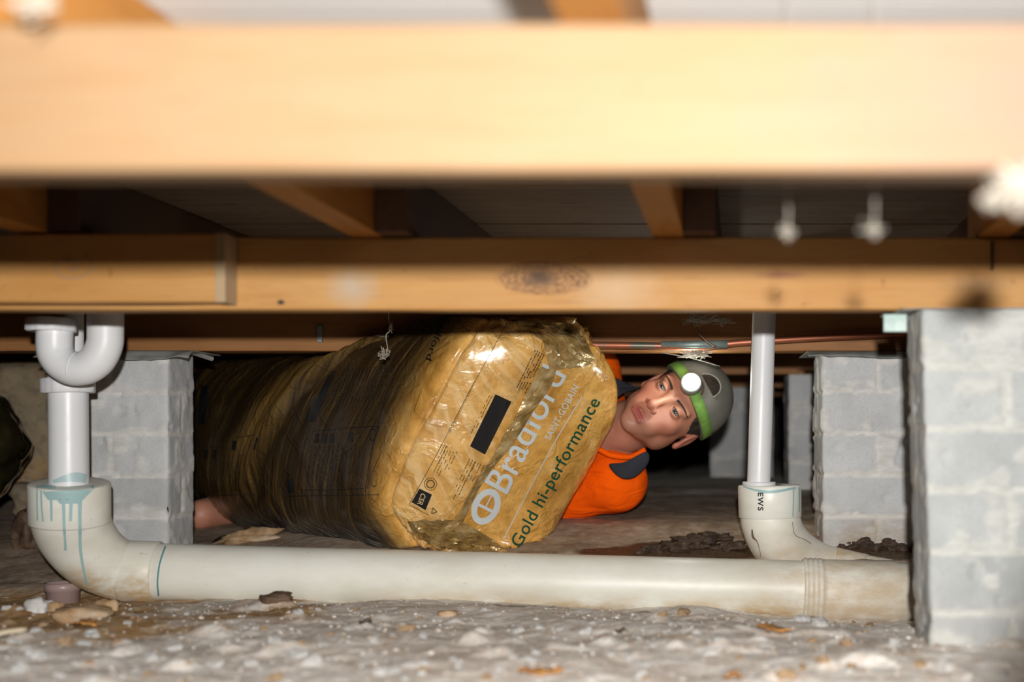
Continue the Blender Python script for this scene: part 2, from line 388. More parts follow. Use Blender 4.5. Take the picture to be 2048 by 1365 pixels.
b6 = beam('floor_bearer', -3.6, 2.6, 5.10, 5.17, BZ, BT, MAT['far_wood'],
    'dimmest and farthest bearer, lowest strip between cap and white riser pipe', 'wooden beam', seed=44)
def joist(x, d0, d1, mat, label, off=0, w=.045, skew=.035):
    z0, z1 = BT+.0005, CAMZ+.3735
    V, Fc = box(-w/2, w/2, d0, d1, z0, z1, .002); V = np.array(V)
    V[:, 0] += x+off-(V[:, 1]-1.64)*-skew
    return tag(obj('floor_joist', V, Fc, mat, smooth=False), label, 'wooden joist')
JX = [-.93, -.475, -.045, .42]
JL = ['joist at the far left between the two nearest bearers', 'orange joist left of centre, its end butting over the middle bearer',
      'orange joist right of centre, seen from below over the middle bearer', 'joist at the far right corner above the near brick pier']
for i, (x, l) in enumerate(zip(JX, JL)):
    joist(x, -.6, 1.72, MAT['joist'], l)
    joist(x, 1.60, 4.3, MAT['joist_dark'], 'joist coloured dark for shade, lapped beside the %s' % ['far left joist', 'joist left of centre', 'joist right of centre', 'far right joist'][i], off=.0455)
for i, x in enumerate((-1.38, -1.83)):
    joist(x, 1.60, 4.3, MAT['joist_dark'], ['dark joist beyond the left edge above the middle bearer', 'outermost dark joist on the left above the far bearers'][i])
# nail hanging by right joist
V, Fc = tube([W(1984, 483, 1.632), W(1984, 540, 1.632)], .0022, 8)
tag(obj('steel_nail', V, Fc, MAT['gap']), 'thin dark nail against the right end of the middle bearer', 'nail')

# ================================================================= BRICK PIERS
def pier(x0, d0, ztop, zbot, w, dep, label, seed, stain=0, lean=0, first=0, res=.005, group=None, tone0=0):
    per = 2*(w+dep); ns = int(per/res); s = np.arange(ns)/ns*per
    nz = int((ztop-zbot)/res)+1; zs = np.linspace(zbot, ztop, nz)
    S, ZZ = np.meshgrid(s, zs)
    A = np.zeros(S.shape); B = np.zeros(S.shape); nx = np.zeros(S.shape); ny = np.zeros(S.shape)
    m = S < w; A[m] = S[m]; B[m] = 0; ny[m] = -1
    m = (S >= w) & (S < w+dep); A[m] = w; B[m] = S[m]-w; nx[m] = 1
    m = (S >= w+dep) & (S < 2*w+dep); A[m] = w-(S[m]-w-dep); B[m] = dep; ny[m] = 1
    m = S >= 2*w+dep; A[m] = 0; B[m] = dep-(S[m]-2*w-dep); nx[m] = -1
    P = np.stack([A, B, ZZ], -1); nz1 = fbm(P, 60, 3, seed); nz2 = fbm(P, 14, 3, seed+3)
    zz = (ztop-ZZ)+.0022*nz1+.0015*nz2; ch = .086
    ci = np.floor(zz/ch).astype(int); fr = zz-ci*ch
    hm = sstep(.0745, .0775, fr)*1.0+sstep(.0015, -.0005, fr)
    head = ((ci+first) % 2) == 0
    along = np.where(np.abs(ny) > 0, A/w, B/dep); L = np.where(np.abs(ny) > 0, w, dep)
    vj = sstep(.0068, .004, np.abs(along-.5)*L+.002*nz1)*(head == (np.abs(ny) > 0))
    mort = np.clip(np.maximum(hm, vj), 0, 1)
    smear = sstep(.35, .75, fbm(P, 22, 4, seed+8)+.5*np.exp(-((fr-.08)/.016)**2)+.5*np.exp(-(((along-.5)*L)/.02)**2)*(head == (np.abs(ny) > 0)))
    cor = np.minimum(np.minimum(A, w-A), 9)+np.minimum(np.minimum(B, dep-B), 9)
    rnd_ = np.exp(-cor/.004)*.003
    off = -(.0032 if seed == 2 else .0016)*mort+(.0034 if seed == 2 else .0020)*smear*(1-.4*mort)+.0008*nz1-rnd_
    off += np.where(fbm(P, 30, 2, seed+50) > .95, -.004, 0)
    cornx = np.where(A < w/2, -1, 1); corny = np.where(B < dep/2, -1, 1)
    PXx = x0+A+nx*off-np.where(np.abs(ny) > 0, cornx*rnd_*.7, 0); PYy = d0+B+ny*off-np.where(np.abs(nx) > 0, corny*rnd_*.7, 0)
    PXx = PXx+lean*(ZZ-ztop)
    V = np.stack([PXx, PYy, ZZ], -1)
    i = np.arange(nz*ns).reshape(nz, ns); j = np.roll(i, -1, axis=1)
    q = np.stack([i[:-1], j[:-1], j[1:], i[1:]], -1).reshape(-1, 4).tolist()
    q.append(tuple(i[-1])); q.append(tuple(i[0][::-1]))
    tn = .3+.7*_h(ci, (along > .5).astype(int)*head, np.abs(nx).astype(int), seed)
    tn = tn*(0 if seed == 1 else 1)+(.4+.3*_h(ci, (along > .5).astype(int)*head, 0*ci, 5))*(seed == 1)
    st = stain*np.clip(sstep(zbot+.16, zbot+.02, ZZ+.03*nz2), 0, 1)
    return tag(obj('brick_pier', V.reshape(-1, 3), q, MAT['brick'], attrs={'mortar': np.maximum(mort, smear*.8).ravel(), 'tone': tn.ravel(), 'stain': st.ravel(), 'dull': np.full(st.size, 1.0 if seed == 1 else 0.0)}),
               label, 'brick pier', group)
ptop = CAMZ+.1785
x0 = (1843-PX)/F*1.60
p1 = pier(x0, 1.60, ptop, .29-.335, .23, .125, 'large pale grey brick pier at the right edge, nearest the camera', 1, .15, lean=-.028, first=1)
p1.scale = (1, 1, 1)
x0 = (1645-PX)/F*2.38
p2 = pier(x0, 2.38, CAMZ+.1735, CAMZ-.27, .23, .19, 'grey brick pier with peeling mortar, directly behind the near right pier', 2, .75, first=0)
x0 = (336-PX)/F*2.36-.232
p3 = pier(x0, 2.36, CAMZ+.1725, CAMZ-.30, .232, .125, 'grey brick pier behind the white trap and drain elbow on the left', 3, .1, lean=0, first=0)
x0 = (1577-PX)/F*3.30
pier(x0, 3.30, CAMZ+.178, CAMZ-.20, .23, .19, 'blurred grey brick pier farther back, left of the peeling pier', 4, .2, res=.008)
x0 = (1420-PX)/F*4.18
pier(x0, 4.18, CAMZ+.178, CAMZ-.20, .23, .19, 'faint dim brick pier in the far dark behind the white riser pipe', 5, .2, res=.012)
# sheets on top of piers
def sheet(x0, x1, d0, d1, z, drop, label, seed, amp=.006):
    xs_ = np.linspace(x0, x1, 40); ys_ = np.linspace(d0, d1, 26); X_, Y_, q_ = grid_mesh(xs_, ys_)
    nn = fbm(np.stack([X_, Y_, 0*X_], -1), 16, 3, seed)
    e = np.clip((d0+.03-Y_)/.03, 0, 1)
    Zt = z-drop*e**1.3*(1+.5*nn)+np.abs(nn)*0; 
    Yt = Y_+.012*e*nn
    V = np.stack([X_, Yt, Zt], -1).reshape(-1, 3); n = len(V)
    V2 = V-[0, 0, .0014]
    q_ = q_.tolist(); Fc = q_+[tuple(k+n for k in f[::-1]) for f in q_]
    r = list(range(40)); c = [39+40*k for k in range(26)]; bt = [25*40+k for k in range(39, -1, -1)]; lf = [40*k for k in range(25, -1, -1)]
    ring = r[:-1]+c[:-1]+bt[:-1]+lf[:-1]
    for a_, b_ in zip(ring, ring[1:]+ring[:1]): Fc.append((b_, a_, a_+n, b_+n))
    return tag(obj('cap_sheet', np.concatenate([V, V2]), Fc, MAT['sheet']), label, 'metal sheet')
a0 = (230-PX)/F*2.32; a1 = (392-PX)/F*2.36
sheet(a0-.17, a1-.002, 2.325, 2.49, CAMZ+.1755, .014, 'crumpled grey sheet capping the left brick pier', 3)
a0 = (1618-PX)/F*2.34
sheet(a0, a0+.27, 2.35, 2.58, CAMZ+.1765, .012, 'grey sheet with a ragged edge capping the peeling brick pier', 6)
sheet((1806-PX)/F*1.59, (1806-PX)/F*1.59+.27, 1.592, 1.74, CAMZ+.1797, .0035, 'flat grey packing strip on top of the near right pier', 8)
# little loose bar by the left pier cap
V, Fc = tube([W(380, 704, 2.45), W(424, 718, 2.42)], .005, 6)
tag(obj('loose_strip', V, Fc, MAT['sheet'], smooth=False), 'short thin grey strip poking out right of the left pier cap', 'metal strip')
# bracket left of near pier
br_ = MB(); c0 = W(1765, 664, 1.68)
br_.add(*box(c0.x, c0.x+.034, 1.67, 1.674, c0.z-.001, c0.z+.026, .0008)); br_.add(*box(c0.x, c0.x+.034, 1.67, 1.70, c0.z+.0235, c0.z+.026, .0008))
br_.add(*tube([(c0.x+.012, 1.668, c0.z+.012), (c0.x+.012, 1.671, c0.z+.012)], .004, 10))
tag(br_.build('steel_bracket', MAT['galv'], smooth=False), 'small greenish steel bracket poking out left of the near pier top', 'bracket')
# copper pipe along third bearer
P = cr([W(1120, 690, 2.40), W(1300, 692, 2.395), W(1400, 694, 2.40), W(1480, 686, 2.40), W(1640, 676, 2.40), W(1830, 668, 2.40)], 8)
V, Fc = tube(P, .0075, 14)
cp = thing('copper_pipe', (float(P[0][0]), 2.40, float(P[0][2])-.0075), 'thin copper pipe running under the bearer above the person', 'pipe')
obj('pipe_run', V, Fc, MAT['copper'], cp)
V, Fc = tube([W(1322, 691, 2.396), W(1455, 689, 2.398)], .0086, 14); tag(obj('green_sleeve', V, Fc, MAT['galv'], cp), 'greenish sleeve')
# saddle clips on third bearer
for (px, py, nm) in ((640, 668, 'small dark saddle clip on the bearer left of the pack'),):
    c0 = W(px, py, 2.424); mb = MB()
    mb.add(*box(c0.x-.005, c0.x+.005, 2.420, 2.43, c0.z-.018, c0.z+.018, .001))
    mb.add(*tube([(c0.x, 2.419, c0.z-.013), (c0.x, 2.424, c0.z-.013)], .005, 10)); mb.add(*tube([(c0.x, 2.419, c0.z+.012), (c0.x, 2.424, c0.z+.012)], .004, 10))
    tag(mb.build('saddle_clip', MAT['galv'], smooth=False), nm, 'clip')

# ================================================================= PIPES
def bvh_of(objs):
    V = []; Fc = []; n = 0
    for o in objs:
        w = worldloc(o); me = o.data
        V += [Vector(v.co)+w for v in me.vertices]; Fc += [[i+n for i in p.vertices] for p in me.polygons]; n = len(V)
    return BVHTree.FromPolygons(V, Fc)
CAMP = Vector((0, 0, CAMZ))
def hit(bvh, px, py, off=.0008):
    dr = (W(px, py, 1)-CAMP).normalized(); h = bvh.ray_cast(CAMP, dr)
    if h[0] is None: return None
    return h[0]-dr*off
def ribbon(bvh, pts, wpx, off=.0008, rnd_end=True, n=6):
    """strip lying on a surface along pixel path pts; wpx width(s)"""
    P = cr(np.array(pts, float), n); m = len(P); w_ = np.interp(np.linspace(0, 1, m), np.linspace(0, 1, len(np.atleast_1d(wpx))), np.atleast_1d(wpx)) if np.ndim(wpx) else np.full(m, wpx)
    T = np.gradient(P, axis=0); T /= np.maximum(np.linalg.norm(T, axis=1), 1e-9)[:, None]; N = np.stack([-T[:, 1], T[:, 0]], 1)
    V = []
    for i in range(m):
        r_ = [hit(bvh, *(P[i]+N[i]*w_[i]*.5*s), off) for s in (-1, 0, 1)]
        if any(x is None for x in r_): continue
        V.append(r_)
    Fc = []; VV = [v for r_ in V for v in r_]
    for i in range(len(V)-1):
        a_ = i*3; Fc += [(a_, a_+1, a_+4, a_+3), (a_+1, a_+2, a_+5, a_+4)]
    return [tuple(v) for v in VV], Fc
def text_px(s, org, ex, ey, bvh, off=.001, bold=0.0, width=None, height=None, spacing=1.0, cut=.06):
    """text as polygons laid on a surface. ex: unit px dir of the baseline, ey: unit px letter-up, width/height in px"""
    cu = bpy.data.curves.new('t', 'FONT'); cu.body = s; cu.offset = bold; cu.space_character = spacing; cu.resolution_u = 5
    o = bpy.data.objects.new('t', cu); COL.objects.link(o)
    me = bpy.data.meshes.new_from_object(o.evaluated_get(bpy.context.evaluated_depsgraph_get()))
    bpy.data.objects.remove(o); bpy.data.curves.remove(cu)
    bm = bmesh.new(); bm.from_mesh(me); bpy.data.meshes.remove(me)
    bmesh.ops.triangulate(bm, faces=bm.faces)
    for _ in range(4):
        es = [e for e in bm.edges if e.calc_length() > cut*2]
        if not es: break
        bmesh.ops.subdivide_edges(bm, edges=es, cuts=1); bmesh.ops.triangulate(bm, faces=bm.faces)
    C = np.array([v.co[:2] for v in bm.verts]); xm, xM = C[:, 0].min(), C[:, 0].max()
    sx = width/(xM-xm); sy = height/.73 if height else sx       # cap height of the default font ~.73
    out = []; ok = []
    for v in bm.verts:
        x = (v.co.x-xm)*sx; y = v.co.y*sy
        h = hit(bvh, org[0]+ex[0]*x+ey[0]*y, org[1]+ex[1]*x+ey[1]*y, off); ok.append(h is not None)
        out.append(tuple(h) if h else (0, 0, 0))
    bm.verts.index_update(); Fc = [[v.index for v in f.verts] for f in bm.faces]
    Fc = [f for f in Fc if all(ok[i] for i in f)]
    # drop triangles that straddle a depth jump
    o3 = np.array(out); Fc = [f for f in Fc if max(np.linalg.norm(o3[f[0]]-o3[f[1]]), np.linalg.norm(o3[f[1]]-o3[f[2]])) < .04]
    bm.free(); used = sorted({i for f in Fc for i in f}); mp_ = {k: i for i, k in enumerate(used)}
    return [out[i] for i in used], [[mp_[i] for i in f] for f in Fc]
def quad_px(c4, bvh, off=.0008, n=14):
    """filled quad (4 px corners) laid on a surface"""
    c4 = np.array(c4, float); V = []
    for j in range(n+1):
        for i in range(n+1):
            u, v = i/n, j/n; p = (c4[0]*(1-u)+c4[1]*u)*(1-v)+(c4[3]*(1-u)+c4[2]*u)*v
            h = hit(bvh, p[0], p[1], off); V.append(tuple(h) if h else None)
    Fc = []
    for j in range(n):
        for i in range(n):
            a_ = j*(n+1)+i; f = (a_, a_+1, a_+n+2, a_+n+1)
            if all(V[k] is not None for k in f): Fc.append(f)
    V = [v or (0, 0, 0) for v in V]; used = sorted({i for f in Fc for i in f}); mp_ = {k: i for i, k in enumerate(used)}
    return [V[i] for i in used], [[mp_[i] for i in f] for f in Fc]
def ringprof(P0, P1, prof, n=40):
    """lathe between P0 and P1; prof = [(t, r)]"""
    P0 = np.array(P0, float); P1 = np.array(P1, float)
    return tube_axis(P0, P1, prof, n)
def tube_axis(P0, P1, prof, n=40):
    T = P1-P0; L = np.linalg.norm(T); T = T/L; up = np.array([0, 1., 0]) if abs(T[1]) < .8 else np.array([1., 0, 0])
    N = np.cross(T, up); N /= np.linalg.norm(N); B = np.cross(T, N); a = np.arange(n)/n*2*math.pi
    V = []
    for t_, r_ in prof: V.append(P0+T*t_*L+r_*(np.cos(a)[:, None]*N+np.sin(a)[:, None]*B))
    m = len(prof); V = np.concatenate(V)
    Fc = [(i*n+j, i*n+(j+1) % n, (i+1)*n+(j+1) % n, (i+1)*n+j) for i in range(m-1) for j in range(n)]
    return V, Fc

# --- main drain: elbow + long run + coupling
dr = thing('drain_pipe', W(700, 1205, 2.2), 'long cream drain pipe lying on the dirt with an elbow at its left end', 'pipe')
DA = 2.2
A0 = Wn(141, 1046, 2.12); 
path = [Wn(139, 985, 2.10), Wn(140, 1030, 2.11), Wn(152, 1068, 2.13), Wn(182, 1108, 2.155), Wn(222, 1134, 2.18), Wn(262, 1143, 2.195), Wn(315, 1144, 2.2)]
Rs = [.0650, .0660, .0650, .0615, .0580, .0570, .0562]
P = cr(path, 10); R = np.interp(np.linspace(0, 1, len(P)), np.linspace(0, 1, len(Rs)), Rs)
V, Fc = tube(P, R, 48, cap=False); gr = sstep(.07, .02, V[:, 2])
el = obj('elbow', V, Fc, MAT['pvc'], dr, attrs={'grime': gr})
T0 = Wn(139, 968, 2.10)
prof = [(-.02, .030), (-.02, .052), (-.02, .064), (0.0, .0672), (.03, .0680), (.97, .0680), (1.0, .0672), (1.01, .0655)]
V, Fc = tube_axis(T0, Wn(140, 1045, 2.11), prof, 48); sk = obj('socket', V, Fc, MAT['pvc'], dr, attrs={'grime': 0*V[:, 0]})
prof = [(0, .0560), (0, .0580), (.02, .0585), (.98, .0585), (1, .0575), (1, .0555)]
V, Fc = tube_axis(Wn(250, 1143, 2.192), Wn(318, 1145, 2.2), prof, 48)
ec = obj('elbow_collar', V, Fc, MAT['pvc'], dr, attrs={'grime': sstep(.06, .02, V[:, 2])})
P = np.array([Wn(300, 1144, 2.2)*(1-t_)+Wn(1900, 1187, 2.2)*t_ for t_ in np.linspace(0, 1, 60)])
V, Fc = tube(P, .0545, 48, cap=False); zc = np.interp(V[:, 0], P[:, 0], P[:, 2])
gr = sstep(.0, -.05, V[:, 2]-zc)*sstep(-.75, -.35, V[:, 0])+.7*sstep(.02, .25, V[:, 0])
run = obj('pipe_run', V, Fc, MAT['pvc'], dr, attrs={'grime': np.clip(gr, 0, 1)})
def onrun(px): t_ = (px-300)/1600; return Wn(300, 1144, 2.2)*(1-t_)+Wn(1900, 1187, 2.2)*t_
prof = [(0, .0545), (0, .0575)]
for k in range(4): prof += [(.02+k*.055, .0600), (.045+k*.055, .0600), (.05+k*.055, .0580)]
prof += [(.26, .0580), (.62, .0580), (.63, .0562), (1, .0562), (1, .0545)]
V, Fc = tube_axis(onrun(1604), onrun(1900), [(t_*.61 if t_ < .5 else t_, r_) for t_, r_ in prof], 48)
cpl = obj('ribbed_coupling', V, Fc, MAT['pvc_dirty'], dr, attrs={'grime': .6+0*V[:, 0]})
bv = bvh_of([el, sk, ec, run])
V, Fc = ribbon(bv, [(331, 1093), (324, 1112), (319, 1130), (316, 1150), (315, 1170), (317, 1193)], 3.2)
tag(obj('primer_line', V, Fc, MAT['primer_dark'], dr), 'thin dark blue line round the joint')
mb = MB()
# splash of primer round the socket mouth and drips
top = [(72, 976), (90, 977), (120, 981), (150, 981), (180, 978), (187, 972)]
mb.add(*ribbon(bv, top, [6, 14, 18, 17, 12, 4]))
mb.add(*quad_px([(84, 984), (186, 980), (166, 1001), (96, 1001)], bv, .0009, 12)); mb.add(*quad_px([(112, 999), (164, 999), (158, 1008), (120, 1009)], bv, .0009, 8))
o = mb.build('primer_splash', MAT['primer'], sk); mb = MB()
for pts, w_ in (([(74, 980), (74, 1010), (75, 1042)], 3.2), ([(82, 982), (83, 1010), (86, 1044)], 3.4), ([(99, 985), (102, 1000), (103, 1043)], [9, 5.5, 4.5]),
                ([(123, 985), (127, 1010), (128, 1050), (130, 1080), (131, 1102)], [10, 7, 6, 5, 6]), ([(144, 985), (142, 1010), (141, 1043)], [9, 7, 6]),
                ([(163, 980), (160, 1010), (160, 1050), (161, 1100), (167, 1140), (173, 1170)], [8, 8, 7, 6.5, 5, 5])):
    mb.add(*ribbon(bv, pts, w_, .001))
mb.build('primer_drips', MAT['primer'], el)
# --- down pipe into the elbow, with union nut and U trap
dp = thing('waste_trap', W(139, 972, 2.10), 'white plastic waste pipe with a U-bend trap at the left', 'pipe')
V, Fc = tube([Wn(138, 985, 2.10), Wn(136, 740, 2.10)], .0335, 36, cap=False)
V = shear(V, 0, CAMZ, 0); dpp = obj('down_pipe', V, Fc, MAT['pvc_white'], dp)
bv = bvh_of([dpp])
V, Fc = ribbon(bv, [(106, 964), (130, 958), (152, 955), (173, 958)], [6, 14, 20, 18], .0006); obj('primer_smear', V, Fc, plain('pale_primer', (.42, .55, .56), .4), dpp)
def nut(P0, P1, r, name, n=48):
    T = np.array(P1)-np.array(P0); pr = [(0, r*.8), (0, r*.97), (.06, r), (.94, r), (1, r*.97), (1, r*.8)]
    V, Fc = tube_axis(np.array(P0), np.array(P1), pr, n)
    c = (np.array(P0)+np.array(P1))/2
    for k in range(2, 4):      # lobed grips
        for j in range(n):
            if j % 6 < 1: i = k*n+j; V[i] += (V[i]-c)*np.array([.07, .07, 0])
    return obj(name, V, Fc, MAT['pvc_white'], dp)
nut(Wn(137, 787, 2.10), Wn(136, 757, 2.10), .0435, 'union_nut')
P = cr([Wn(110, 652, 2.0), Wn(110, 700, 2.0), Wn(122, 724, 2.0), Wn(140, 736, 2.0), Wn(157, 738, 2.0), Wn(176, 734, 2.0), Wn(196, 718, 2.0), Wn(209, 690, 2.0), Wn(211, 660, 2.0), Wn(211, 560, 2.0)], 8)
P[:, 0] += 0; V, Fc = tube(P, .0292, 36, cap=False); ub = obj('u_bend', V, Fc, MAT['pvc_white'], dp)
# seam ring of the bend
V, Fc = tube([Wn(150, 737, 2.0), Wn(152, 737.3, 2.0)], .0297, 36); obj('moulded_seam', V, Fc, MAT['pvc_white'], ub)
nut(Wn(103, 664, 2.0), Wn(103, 637, 2.0), .039, 'trap_nut')
V, Fc = tube([Wn(137, 762, 2.08), Wn(138, 700, 2.12), Wn(147, 560, 2.14)], .0135*1.4, 28, cap=False)
V, Fc = tube(cr([Wn(140, 760, 2.12), Wn(148, 705, 2.13), Wn(147, 560, 2.14)], 6), .0165, 28, cap=False)
obj('rear_riser', V, Fc, MAT['pvc_white'], dp)
# --- right riser and junction
jn = thing('drain_junction', W(1560, 1105, 2.32), 'cream drain elbow marked EWS beside the long pipe, brown with dirt', 'pipe')
path = [Wn(1540, 1025, 2.30), Wn(1542, 1045, 2.30), Wn(1556, 1080, 2.31), Wn(1590, 1115, 2.33), Wn(1640, 1140, 2.34), Wn(1720, 1158, 2.33), Wn(1830, 1176, 2.28)]
Rs = [.0600, .0600, .0590, .0570, .0530, .050, .048]
P = cr(path, 10); R = np.interp(np.linspace(0, 1, len(P)), np.linspace(0, 1, len(Rs)), Rs); V, Fc = tube(P, R, 44, cap=False)
je = obj('elbow', V, Fc, MAT['pvc_dirty'], jn, attrs={'grime': np.clip(sstep(.09, .0, V[:, 2]), 0, 1)})
prof = [(-.03, .026), (-.03, .05), (-.02, .0615), (0.0, .0625), (.02, .0632), (.98, .0632), (1.0, .0618), (1, .060)]
V, Fc = tube_axis(Wn(1539, 972, 2.30), Wn(1540, 1035, 2.30), prof, 48); js = obj('socket', V, Fc, MAT['pvc'], jn, attrs={'grime': 0*V[:, 0]})
V, Fc = tube(P[43:52], R[43:52]+.0016, 44)
obj('branch_collar', V, Fc, MAT['pvc_dirty'], jn, attrs={'grime': .8+0*V[:, 0]})
bv = bvh_of([je, js])
V, Fc = text_px('EWS', (1516, 986), (0, 1), (1, 0), bv, .0008, .03, 36, 11, 1.25)
obj('pen_letters', V, Fc, MAT['ink'], js)
mb = MB(); mb.add(*ribbon(bv, [(1486, 974), (1520, 983), (1550, 984), (1598, 975)], [2, 5, 6, 4]))
mb.add(*ribbon(bv, [(1587, 978), (1587, 1000), (1586, 1034)], [3, 2.6, 3])); mb.add(*ribbon(bv, [(1599, 976), (1599, 1025)], 3))
mb.build('primer_marks', MAT['primer'], js)
MAT['old_dirt'] = plain('old_dirt', (.18, .12, .08), .9)
for pts, w_ in (([(1504, 1060), (1506, 1075), (1514, 1084), (1519, 1100), (1522, 1115)], [3, 5, 2, 1.2, 1]), ([(1585, 1045), (1590, 1070), (1610, 1080), (1622, 1088)], 1.2)):
    V, Fc = ribbon(bv, pts, w_)
    if len(Fc): obj('dirt_crack', V, Fc, MAT['old_dirt'], je)
rp = thing('riser_pipe', W(1518, 970, 2.28), 'slim white vertical pipe standing in the marked EWS elbow on the right', 'pipe')
V, Fc = tube([Wn(1517, 980, 2.28), Wn(1528, 640, 2.28), Wn(1532, 520, 2.28)], .0232, 36, cap=False); rr = obj('pipe_run', V, Fc, MAT['pvc_white'], rp)
V, Fc = tube_axis(Wn(1518, 972, 2.28), Wn(1518, 964, 2.28), [(0, .023), (0, .032), (.1, .033), (.9, .033), (1, .032), (1, .023)], 36); obj('flange', V, Fc, MAT['pvc_white'], rp)
bv = bvh_of([rr])
V, Fc = text_px('DN40 PVC PRESSURE', (1551, 655), (-.03, 1), (-1, -.03), bv, .0006, .01, 130, 5, 1.0)
mb = MB()
for (a_, b_) in ((655, 690), (694, 699), (703, 728), (735, 739), (746, 752)):
    y_ = a_
    while y_ < b_: mb.add(*quad_px([(1549.5-(y_-655)*.03, y_), (1553-(y_-655)*.03, y_), (1553-(y_-655)*.03, y_+2.2), (1549.5-(y_-655)*.03, y_+2.2)], bv, .0006, 2)); y_ += 4.4
if mb.n: mb.build('printed_marking', MAT['blue_ink'], rr)

# mauve cap on the dirt, left
c0 = W(126, 1202, 2.16); zt = c0.z+.020
V, Fc = tube_axis(np.array([c0.x, c0.y, zt-.045]), np.array([c0.x, c0.y, zt+.014]), [(0, .0), (0, .028), (.75, .0285), (.77, .0315), (1, .0315), (1, .028), (.6, .027), (.6, 0)], 32)
tag(obj('pipe_cap', V, Fc, MAT['mauve']), 'mauve plastic pipe cap on the dirt under the left drain elbow', 'pipe cap')

# ================================================================= INSULATION PACK
C = {  # columns: px path bottom -> top with depth
 'R':  [(1066,1112,2.42),(1100,1050,2.445),(1150,955,2.445),(1202,810,2.425),(1207,735,2.40),(1165,652,2.375)],
 'S':  [(935,1108,2.36),(925,1035,2.32),(985,930,2.30),(1048,800,2.285),(1092,712,2.265),(1085,642,2.275)],
 'AB': [(836,1092,2.34),(787,1010,2.30),(812,925,2.265),(868,812,2.24),(922,712,2.22),(975,640,2.25)],
 'a1': [(735,1102,2.40),(690,1030,2.40),(690,930,2.36),(735,810,2.33),(795,700,2.31),(868,632,2.33)],
 'a2': [(612,1092,2.50),(555,1010,2.54),(550,915,2.53),(585,805,2.48),(640,722,2.44),(715,692,2.395)],
 'a3': [(505,1066,2.70),(437,1005,2.75),(425,900,2.76),(455,805,2.74),(510,735,2.70),(575,712,2.62)],
 'a4': [(372,975,2.99),(335,935,3.05),(345,880,3.08),(360,800,3.05),(405,738,3.00),(455,722,2.95)]}
def colw(k): return np.array([Wn(*p) for p in C[k]])
cols = [colw(k) for k in ('a4', 'a3', 'a2', 'a1', 'AB', 'S', 'R')]
def back(c, dx, dd, zt):
    c = c.copy(); c[:, 0] += dx; c[:, 1] += dd; c[:, 2] = np.minimum(c[:, 2], zt); return c
Rc = cols[-1]
b1c = Rc.copy(); b1c[:, 0] -= .06; b1c[:, 1] += .13; b1c[:, 2] = np.array([-.215, -.16, -.07, .05, .13, .165])+CAMZ
b1c[:, 0] = [-.36, -.33, -.27, -.21, -.22, -.26]
b2c = back(cols[3], .36, .32, 9); b2c[:, 2] = np.array([-.205, -.15, -.06, .05, .12, .155])+CAMZ; b2c[:, 0] = np.linspace(-.50, -.42, 6); b2c[:, 1] = 2.72
b3c = b2c.copy(); b3c[:, 0] -= .27; b3c[:, 1] += .27
b4c = b2c.copy(); b4c[:, 0] -= .55; b4c[:, 1] += .54; b3c[:3, 2] += [.03, .02, .01]; b4c[:4, 2] += [.09, .07, .04, .01]
ec1 = (cols[0]+b4c)/2; ec1[:, 0] -= .06; ec1[:, 1] += .05
abm = cols[4]*.84+cols[3]*.16; abp = cols[4]*.84+cols[5]*.16
abm[:, 1] -= .012; abm[:, 0] -= .006; abp[:, 1] -= .010
cols = cols[:4]+[abm, cols[4], abp]+cols[5:]+[b1c, b2c, b3c, b4c, ec1]; CP = [0, 1, 2, 3, 3.84, 4, 4.16, 5, 6, 7, 8, 9, 10, 11, 12]
K = len(cols); NC = 14; NR = 16
CC = np.array(cols)                                  # K,6,3
CCu = cr(CC.reshape(K, -1), NC, closed=True).reshape(-1, 6, 3)      # around
n_ar = len(CCu)
G = np.array([cr(CCu[i], NR) for i in range(n_ar)])  # n_ar, rows, 3
rows = G.shape[1]
# fold: pinch where the pack passes under the third bearer
Yd = G[:, :, 1]
zmax = np.where(Yd > 2.405, CAMZ+.174+.05*sstep(2.52, 2.75, Yd), 9)
G[:, :, 2] = np.minimum(G[:, :, 2], zmax)
# normals (approx) for displacement
def gnorm(G):
    du = np.roll(G, -1, 0)-np.roll(G, 1, 0); dv = np.gradient(G, axis=1); N = np.cross(du, dv)
    return N/np.maximum(np.linalg.norm(N, axis=2), 1e-9)[..., None]
N = gnorm(G)
cen = G.mean(axis=(0, 1)); 
if np.mean(np.sum(N*(G-cen), -1)) < 0: N = -N
ui = np.interp(np.arange(n_ar)/NC, np.arange(len(CP)), CP); vi = np.linspace(0, 1, rows); U, Vv = np.meshgrid(ui, vi, indexing='ij')
# crumples near the seam, at the two gathered ends, vertical pulls on the long side
seam = np.exp(-((U-5)/.16)**2); ends = (np.exp(-(Vv/.12)**2)+np.exp(-((1-Vv)/.12)**2))*sstep(3.85, 4.3, U)*sstep(6.7, 6.2, U)
cr1 = np.abs(fbm(G, 28, 3, 71)); cr2 = np.abs(fbm(G, 70, 3, 73))
side = sstep(4.0, 3.4, U)*sstep(-.5, .2, U)
pull = fbm(np.stack([U*9+2*Vv, Vv*1.2, 0*U], -1), 1.0, 4, 77, .6)
soft = fbm(G, 9, 3, 81)
bulge = .010*np.sin(np.clip(Vv, 0, 1)*math.pi)*np.exp(-((U-4.5)/.5)**2)
disp = .010*soft*.5+ends*(.030*(cr1-.35)+.012*cr2)-seam*.008+side*.0035*pull+bulge
